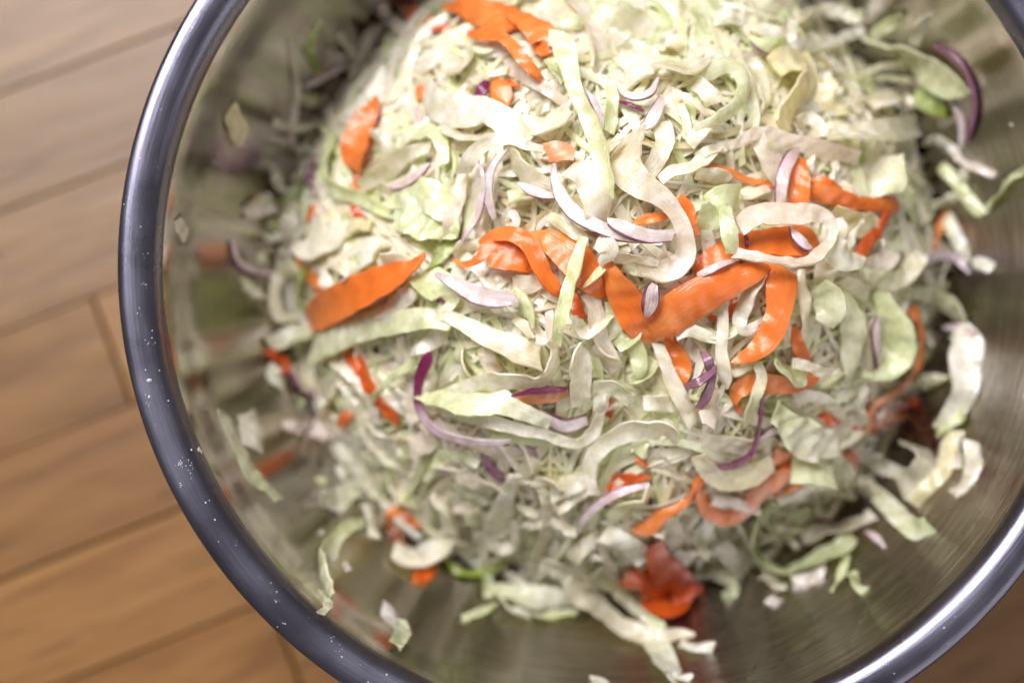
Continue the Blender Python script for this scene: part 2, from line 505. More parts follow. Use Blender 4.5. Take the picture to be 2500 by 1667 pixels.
CABBAGE_COL = {'w': (0.95, 0.945, 0.91), 'c': (0.94, 0.91, 0.80), 'g': (0.81, 0.885, 0.57), 'G': (0.42, 0.55, 0.08), 'y': (0.94, 0.89, 0.62),
               't': (0.94, 0.87, 0.83), 'k': (0.92, 0.885, 0.81), 'l': (0.93, 0.85, 0.89)}
CABBAGE_WORD = {'w': 'white', 'c': 'cream', 'g': 'pale green', 'G': 'leaf green', 'y': 'yellowish', 't': 'pinkish translucent', 'k': 'greyish', 'l': 'lilac tinged'}
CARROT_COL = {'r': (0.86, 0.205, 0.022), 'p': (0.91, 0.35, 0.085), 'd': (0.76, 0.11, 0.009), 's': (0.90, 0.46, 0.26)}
ONION_COL = {'w': (0.93, 0.89, 0.90), 'p': (0.90, 0.77, 0.75), 'd': (0.40, 0.20, 0.30), 'l': (0.86, 0.76, 0.81), 'm': (0.27, 0.012, 0.12), 'x': (0.66, 0.50, 0.60)}
PURPLE = np.array((0.17, 0.010, 0.085))

def cabbage_colour(key, seed):
    rs = np.random.RandomState(seed)
    a = np.array(CABBAGE_COL[key]) * rs.uniform(0.94, 1.05)
    other = {'w': 'wcg', 'c': 'cwg', 'g': 'gcw', 'G': 'Gg', 'y': 'yc', 't': 'tc', 'k': 'kc', 'l': 'lw'}[key]
    b = np.array(CABBAGE_COL[other[rs.randint(len(other))]])
    p, q, side = rs.uniform(0, 1), rs.uniform(0.3, 0.9), rs.uniform(-0.3, 0.3)
    def f(t, u):
        k = np.clip(q * (0.5 + 0.5 * np.sin(t * 3.0 + p * 6.28)) + side * u, 0, 1)[:, None]
        return a * (1 - k) + b * k
    return f

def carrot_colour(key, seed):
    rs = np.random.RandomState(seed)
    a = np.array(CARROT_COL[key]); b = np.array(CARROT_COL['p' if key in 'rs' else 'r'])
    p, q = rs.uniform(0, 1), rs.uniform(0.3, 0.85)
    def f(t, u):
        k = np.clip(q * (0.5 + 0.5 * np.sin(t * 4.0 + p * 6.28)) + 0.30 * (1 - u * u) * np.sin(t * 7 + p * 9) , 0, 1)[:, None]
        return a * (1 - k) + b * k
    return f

def onion_colour(key, edge, seed):
    rs = np.random.RandomState(seed)
    a = np.array(ONION_COL[key]); b = np.array(ONION_COL['w' if key not in 'dm' else key])
    p = rs.uniform(0, 1)
    def f(t, u):
        k = np.clip(0.5 + 0.5 * np.sin(t * 4.0 + p * 6.28), 0, 1)[:, None]
        c = a * (1 - k) + b * k
        if edge == 'R':
            e = np.clip((-u - 0.74) / 0.10, 0, 1)
        elif edge == 'L':
            e = np.clip((u - 0.74) / 0.10, 0, 1)
        elif edge == 'b':
            e = np.clip((abs(u) - 0.74) / 0.10, 0, 1)
        else:
            e = 0.0
        e = e * (0.92 + 0.08 * np.sin(t * 9 + p * 5))[:, None] if e else np.zeros((len(t), 1))
        if key == 'x':          # deep magenta where the outer skin faces up, lilac flesh after it
            q = np.clip((0.42 - t) / 0.10, 0, 1)[:, None]
            c = c * (1 - q) + np.array(ONION_COL['m']) * q
        # a blush next to the skin
        bl = 0.28 * float(np.clip((-u if edge == 'R' else u) * 0.9 + 0.25, 0, 1)) if edge in 'RL' else 0.12
        c = c * (1 - bl) + c * np.array((0.86, 0.66, 0.78)) * bl
        return c * (1 - e) + PURPLE * e
    return f

def parse(crop, pts):
    ox, oy, s = CROPS[crop]
    out = []
    for st in pts.split('/'):
        rows = []
        for tok in st.split():
            q = [float(x) for x in tok.split(',')]
            rows.append((ox + q[0] / s, oy + q[1] / s, q[2] / s, q[3] * 0.001 if len(q) > 3 else 0.0))
        out.append(np.array(rows))
    return out

# ------------------------------------------------------------------ pieces read from the photograph
# crop colour lift(mm) | x,y,width[,extra lift] ... / second fold of the same piece | short name | label
CARROTS = """
E r 6 | 470,400,26,-2 540,428,44 620,402,60 690,340,130 780,350,220 880,390,200 960,430,120 1020,450,60,-2 / 650,285,50 760,222,90 880,210,110,2 980,265,125,2 1050,370,115,2 1110,500,115,1 1190,600,95 1235,650,40,-2 / 1010,235,90 1150,260,170 1280,340,235 1380,440,250 1480,560,190 1555,655,80,-2 | the curled carrot | twisted carrot ribbon curling at its pointed tail in the middle of the heap
E d 0 | 1300,640,90 1345,735,95 1392,840,36 | the dark carrot stub | dark orange carrot stub peeping out under the twisted carrot ribbon
E r 7 | 1562,395,36 1618,530,140 1700,680,215 1790,840,225 1872,965,120,-1 / 1850,965,90,-1 1940,900,190 2050,790,285,1 2180,690,290,1 2330,610,250,1 2500,530,200 2640,475,140 2720,440,50,-1 | the V-shaped carrot | wide carrot ribbon folded into a sharp V with an oval onion slice in it
F r 6 | 618,450,240,-1 612,600,228 592,760,182 548,900,172,1 470,1010,150,1 370,1082,100 235,1137,16,-1 | the hanging carrot | long carrot ribbon hanging down and tapering to a point beside the V-shaped carrot
F r 3 | -20,470,110 120,390,150 300,300,170 480,280,230 640,270,250 780,270,250 872,345,110 | the carrot behind the white loop | broad carrot sheet lying behind the looped white cabbage strip
C r 5 | 756,1140,50 748,1230,112 740,1330,140 735,1480,140 | the upright carrot | upright flat carrot strip with a pink onion strip along its edge
C r 3 | 20,1180,16 100,1185,42 230,1230,50 340,1285,50 450,1310,48 570,1335,56 | the slim slanting carrot | slim carrot strip slanting down to the upright carrot
C r 4 | 815,1370,110 950,1392,122 1100,1440,112 1250,1462,100 1442,1462,112 / 830,1300,46 930,1312,70 1035,1362,44 | the level carrot | straight carrot strip running sideways from the upright carrot to a squared end
F d 3 | 1372,20,110 1340,140,90 1270,220,112 1200,320,100 1160,400,50 | the drooping carrot | dark carrot strip drooping from the squared end of the level carrot
D r 6 | 1490,858,110,-1 1560,780,215 1700,700,255,1 1850,630,270,1 2000,565,250,1 2130,500,180 2230,440,100 2290,380,36 2312,358,16 | the broad slanting carrot | broad smooth carrot slice slanting across the edge of the heap with a pointed end
A r 4 | 1965,690,20 1935,780,110 1865,900,195 1825,1020,240 1805,1130,225 1822,1222,110 | the teardrop carrot | teardrop shaped carrot piece standing at the shaded edge of the heap
A d 0 | 1790,1260,130 1820,1360,130 1840,1480,120 1850,1600,60 | the carrot under the teardrop | dark carrot scrap tucked below the teardrop shaped carrot
D r 0 | 1465,110,40 1510,55,100 1560,10,60 | the small carrot corner | small carrot corner at the heap edge beside the dark scrap under the teardrop carrot
D p -1 | 1405,290,50 1425,370,90 1450,450,70 1510,520,100 1560,590,110 1600,660,70 | the carrot behind the broad slice | carrot strip sinking behind a white leaf above the broad slanting carrot
B r 4 | 400,50,60 520,50,110 660,90,185 780,150,195 862,222,140 / 700,30,60 850,80,105,1 980,150,150,2 1080,230,200,2 1125,305,180,1 1060,385,90 / 570,240,50 680,250,112,1 780,262,100,2 860,310,84,2 940,400,90,2 1010,480,80,2 1065,545,60,1 1112,592,30 | the crumpled carrot | crumpled carrot ribbons with one pale tail at the top of the heap
B d -5 | 270,130,80 330,180,130 420,190,120 490,160,60 | the red carrot scrap | blurred red orange carrot scrap deep beside the crumpled carrot
A d -8 | 2170,30,120 2260,120,140 2340,185,130 | the deep red carrot | deep red carrot piece sunk low at the shaded top of the heap
B p 2 | 755,575,60 790,640,150 822,700,130 845,785,24 / 840,590,50 940,622,24 | the pale carrot flake | pale orange carrot flake with a magenta onion chip on it
B r 0 | 195,680,50 235,660,130 275,600,40 | the half hidden carrot | half hidden carrot bit behind a white curved leaf near the teardrop carrot
B s 5 | 1130,1095,130 1220,1090,152 1330,1112,110 | the salmon cube | small salmon coloured carrot block among white shreds
B r 3 | 2085,1410,50 2130,1480,92 2158,1570,92 2200,1690,60 | the carrot by the long leaf | short carrot strip beside the pinkish translucent ribbon
E p 2 | 1735,142,20 1830,110,72 1930,90,72 2012,78,24 | the pale carrot sliver | pale orange carrot sliver just above the thick white onion arc
D d 1 | 1735,1050,100 1830,1130,112 1900,1270,112 1960,1380,112 2040,1470,100 2125,1570,60 | the steep carrot | reddish carrot strip running steeply down under the shaded edge leaf
D r 0 | 1700,1575,50 1740,1530,80 1778,1490,40 | the small carrot chip | small orange carrot chip near the lower shaded edge of the heap
D d -3 | 1180,1040,50 1280,1110,90 1332,1195,60 | the edge carrot | dull red carrot end poking out at the heap edge by the steel
F p 2 | 1540,740,90 1592,830,60 1612,920,40 1618,1040,42 1580,1180,48 1500,1290,64 1400,1370,66 1280,1440,60 1230,1530,50 | the thin hooked carrot | thin carrot strip hooking round the end of a green leaf
F d -2 | 1600,1410,50 1500,1432,90 1400,1472,84 1250,1560,84 1130,1590,60 | the sunken carrot | dark carrot strip sunk below the thin hooked carrot
F d -2 | 890,1510,50 960,1530,96 1030,1520,50 | the red carrot nub | small red carrot nub below a pointed white shred
F p -2 | 1802,50,44 1752,130,60 1730,230,50 1710,315,24 | the faint carrot thread | faint blurred carrot thread at the far side of the heap
F p 2 | 270,1410,50 300,1335,112 400,1275,132 560,1285,142 700,1282,132 812,1252,100 872,1225,30 / 282,1400,60 312,1490,24 | the sagging carrot | wide carrot band sagging below the hanging carrot
F r 1 | 700,870,50 722,980,90 760,1080,112 802,1155,56 | the narrow carrot tongue | narrow carrot tongue between the hanging carrot and a green leaf
F d -2 | 40,770,20 120,812,42 200,812,42 262,740,62 272,675,50 | the red carrot ring | thin red carrot ring in the dark gap under the V-shaped carrot
E r 1 | 1985,955,80 2055,1050,112 2108,1150,122 2100,1250,92 2082,1305,24 | the carrot behind the V | orange carrot strip hanging behind the tip of the V-shaped carrot
E d -1 | 1530,1575,30 1562,1480,92 1602,1405,44 | the small red carrot wedge | small red carrot wedge beside a finger of white cabbage
E s 2 | 900,1392,24 1000,1402,66 1150,1380,80 1275,1340,84 | the salmon strip | salmon carrot strip lying just under a thin purple onion strip
I r 4 | 32,395,36 20,480,62 62,570,92 150,622,92 250,598,100 330,512,112 430,430,126 530,372,104 598,385,64 600,428,40 520,462,30 445,500,30 | the looped carrot | bright carrot ribbon bent into an open loop around a cabbage stick
H r 3 | 1792,360,20 1760,430,30 1720,510,36 1640,572,50 1560,612,70 1480,682,80 1415,705,50 | the winding carrot | thin carrot strip winding down from the looped carrot
I d -2 | 838,250,50 882,280,92 912,332,50 | the dark carrot curl | dark red carrot curl at the far lower side of the heap
I d -2 | 700,20,56 780,60,62 852,62,36 | the red carrot flake | red carrot flake beside a chunky pinkish white leaf
I r 0 | 440,260,110 540,292,104 640,380,60 680,398,24 | the carrot behind the loop | orange carrot piece behind the looped carrot under a white leaf
I p -1 | 945,155,24 1050,102,40 1152,100,24 / 955,95,56 1050,32,92 1200,10,84 | the forked carrot | forked pale carrot strip at the far lower side of the heap
H d 2 | 1345,1010,60 1430,975,130,1 1520,1000,160,1 1590,1090,110 / 1520,765,110 1550,860,150,2 1620,945,190,2 1720,1015,120,1 1800,1032,40 / 1650,880,70 1690,960,120 1680,1050,130 1640,1120,60 / 1450,1090,56 1560,1140,112 1660,1150,84 1722,1100,36 | the crumpled red carrot | crumpled deep orange carrot lump at the lower edge of the heap
H d -1 | 1230,455,90 1300,420,92 1400,390,60 1505,378,24 | the dark red carrot | dark red carrot strip above the slanting lilac onion strip
H r 1 | 1415,268,24 1450,300,50 1485,324,20 | the tiny carrot tip | tiny carrot tip under the arching white shred
H r 0 | -5,575,50 60,600,80 130,630,80 190,645,50 | the carrot over the knob | carrot scrap above the shiny white cabbage knob
H d -2 | 148,985,50 200,940,100 255,885,50 | the carrot under the knob | red carrot scrap below the shiny white cabbage knob
G r 1 | 1355,85,44 1395,55,66 1425,25,36 | the carrot crumb | small bright carrot crumb at the shaded lower edge
"""
# crop colour skin-edge lift | points | short | label
ONIONS = """
E w R 8 | 1190,-285,30 1188,-200,70 1215,-110,112 1262,-20,132 1330,60,140 1420,120,130 1540,178,120 1680,230,90 1855,272,20 | the thick white onion arc | long thick white onion arc with a thin purple skin in mid heap
E w R 9 | 1566,118,50 1650,152,120 1760,200,132 1880,228,122 2035,222,106 | the blunt onion piece | blunt white onion piece overlapping the end of the thick onion arc
E l R 7 | 335,500,36 420,540,92 530,600,142 640,650,172 760,672,162 880,682,112 925,722,30 | the plump onion wedge | plump lilac onion wedge with purple skin below the curled carrot
E p b 11 | 1897,572,60 1886,620,132 1875,690,154 1860,750,124 1846,792,50 | the oval onion slice | oval pink onion slice ringed in purple lying on the V-shaped carrot
F w R 9 | 10,512,56 100,470,72 200,422,60 300,398,16 | the onion nub | short white onion nub with purple tip across the V-shaped carrot arm
E x R 6 | 292,1055,30 270,1120,104 226,1220,96 206,1330,76 216,1440,80 272,1560,84 400,1650,92 560,1690,76 725,1706,60 875,1690,24 | the long purple onion curve | long onion strip curving like a J with dark magenta skin
E m n 5 | 878,1372,16 1000,1342,48 1130,1330,58 1275,1322,46 | the thin purple onion | thin purple onion strip above a salmon carrot strip
E d b 7 | 2258,1060,56 2292,1120,92 2302,1185,70 / 2138,1302,56,1 2222,1270,80,2 2332,1190,56,1 / 2335,1150,50 2312,1280,72 2272,1380,92 2222,1455,50 | the purple onion knot | knot of small dark purple onion pieces below the V-shaped carrot
B p R 4 | 0,1342,46 100,1322,92 200,1260,92 292,1178,30 | the shallow onion arc | shallow pink onion arc lying on cabbage near the teardrop carrot
B l L 5 | 640,1150,16 672,1240,38 682,1330,48 665,1430,62 652,1500,56 628,1570,44 560,1670,42 518,1745,24 | the slender violet onion | slender violet onion strip hanging above the curled carrot
B p R 5 | 852,1068,16 772,1150,52 722,1250,82 706,1370,92 722,1470,82 752,1570,50 | the curved pink onion | curved pink onion strip with dark edge next to the slender violet one
B p R 5 | 930,1318,24 1020,1370,92 1120,1402,80 1195,1422,16 | the onion sliver | flat onion sliver with fine purple edge beside the thick onion arc
B w R 5 | 1638,590,20 1682,668,64 1780,695,76 1880,660,74 1932,565,24 | the onion cup | small onion cup with bright purple rim holding a white leaf
B l R 4 | 1958,705,50 1922,790,112 1870,880,112 1800,925,50 | the lilac onion tab | lilac onion tab hanging below the purple rimmed onion cup
B m n 3 | 1640,730,16 1730,752,36 1832,802,14 | the fine purple onion | fine purple onion sliver between the onion cup and the lilac tab
B m n 5 | 702,588,56 660,650,112 618,702,56 | the magenta onion chip | magenta onion chip on a pale carrot flake
B l R 5 | 1400,640,16 1462,720,62 1512,830,62 1532,935,24 | the lilac onion streak | lilac onion streak along the long green ribbon
C p R 7 | 732,1068,24 682,1120,110 632,1220,112 612,1330,112 600,1455,96 | the pink onion strip | pink translucent onion strip along the upright carrot
F p R 8 | 670,160,16 720,230,92 780,290,102 822,312,36 | the onion on orange | small pink onion piece lying on the broad carrot sheet
F m n 5 | 340,198,20 362,250,36 360,312,16 | the onion speck | tiny purple onion skin beside the looped white strip
F m L 4 | 475,1358,24 470,1450,36 455,1575,30 436,1680,40 390,1790,56 250,1870,60 110,1890,60 -5,1880,36 | the sweeping onion strip | thin pink onion strip sweeping round below the sagging carrot
I p L 2 | 355,172,36 430,122,62 495,108,24 | the pink onion end | pink onion end beside the sweeping onion strip
C d n 1 | 1700,330,24 1830,400,60 1930,520,62 1990,680,62 1985,850,60 1945,1022,30 | the dark far onion | dark purple onion arc at the far top corner of the heap
C l n 0 | 1818,720,34 1890,820,62 1912,940,60 1900,1055,34 | the lilac far onion | blurred lilac onion strip beside the dark purple far arc
F l R 2 | 1598,442,34 1660,390,92 1760,360,92 1870,400,80 1965,495,20 | the lilac onion arch | lilac onion arch at the far side of the heap near the steel
F p L 2 | 1780,880,24 1880,890,92 2005,932,50 | the pink onion tip | pale pink onion tip on the white shred hanging at the far side
F l R 3 | 1305,795,24 1290,900,92 1300,1050,92 1312,1182,84 | the straight lilac onion | straight lilac onion strip with dark edge behind a green leaf
H l L 4 | 1078,702,24 1130,610,62 1220,530,62 1330,470,62 1495,428,30 | the slanting lilac onion | slanting lilac onion strip across the lower heap
H d n -1 | 548,225,34 562,300,62 620,370,84 695,402,50 | the shaded onion | shaded dark purple onion piece in the hollow below the J-shaped onion
H d L 0 | 720,188,24 800,230,52 885,284,20 | the small shaded onion | small dull purple onion strip beside the hollow under the white U shred
H w b 3 | 868,8,36 930,60,96 1020,92,104 1135,60,80 | the onion in the U | lilac white onion piece cradled in the white U-shaped shred
A l n -4 | 1438,632,24 1540,580,60 1640,520,60 1745,468,30 | the onion in the shade | blurred purple pink onion strip in the shaded top of the heap
A d R 0 | 1540,1100,34 1490,1200,82 1470,1280,82 1502,1345,30 | the dark edge onion | dark purple onion piece behind the pale green strand at the shaded edge
D l R -1 | 918,255,34 960,380,62 1010,440,72 1110,480,72 1245,502,40 | the onion at the steel | dull lilac onion strip curving along the steel at the shaded edge
D d R -1 | 1350,1180,34 1390,1270,60 1480,1340,60 1565,1350,24 | the low edge onion | purple edged onion strip low at the shaded edge below the broad carrot
D m n 3 | 1700,548,20 1722,520,46 1745,490,20 | the onion fleck | small dark purple onion fleck at the edge of the broad slanting carrot
C d n 3 | 380,300,10 450,360,24 545,412,14 | the purple thread | fine dull purple onion thread above the crinkled yellow leaf
I p n 1 | 978,698,36 1040,740,52 1085,795,20 | the pink end bit | pinkish onion bit at the lower far edge near the steel
E m n 3 | 350,690,16 380,690,40 410,715,16 | the onion dot | tiny dull purple onion dot under the plump onion wedge
"""
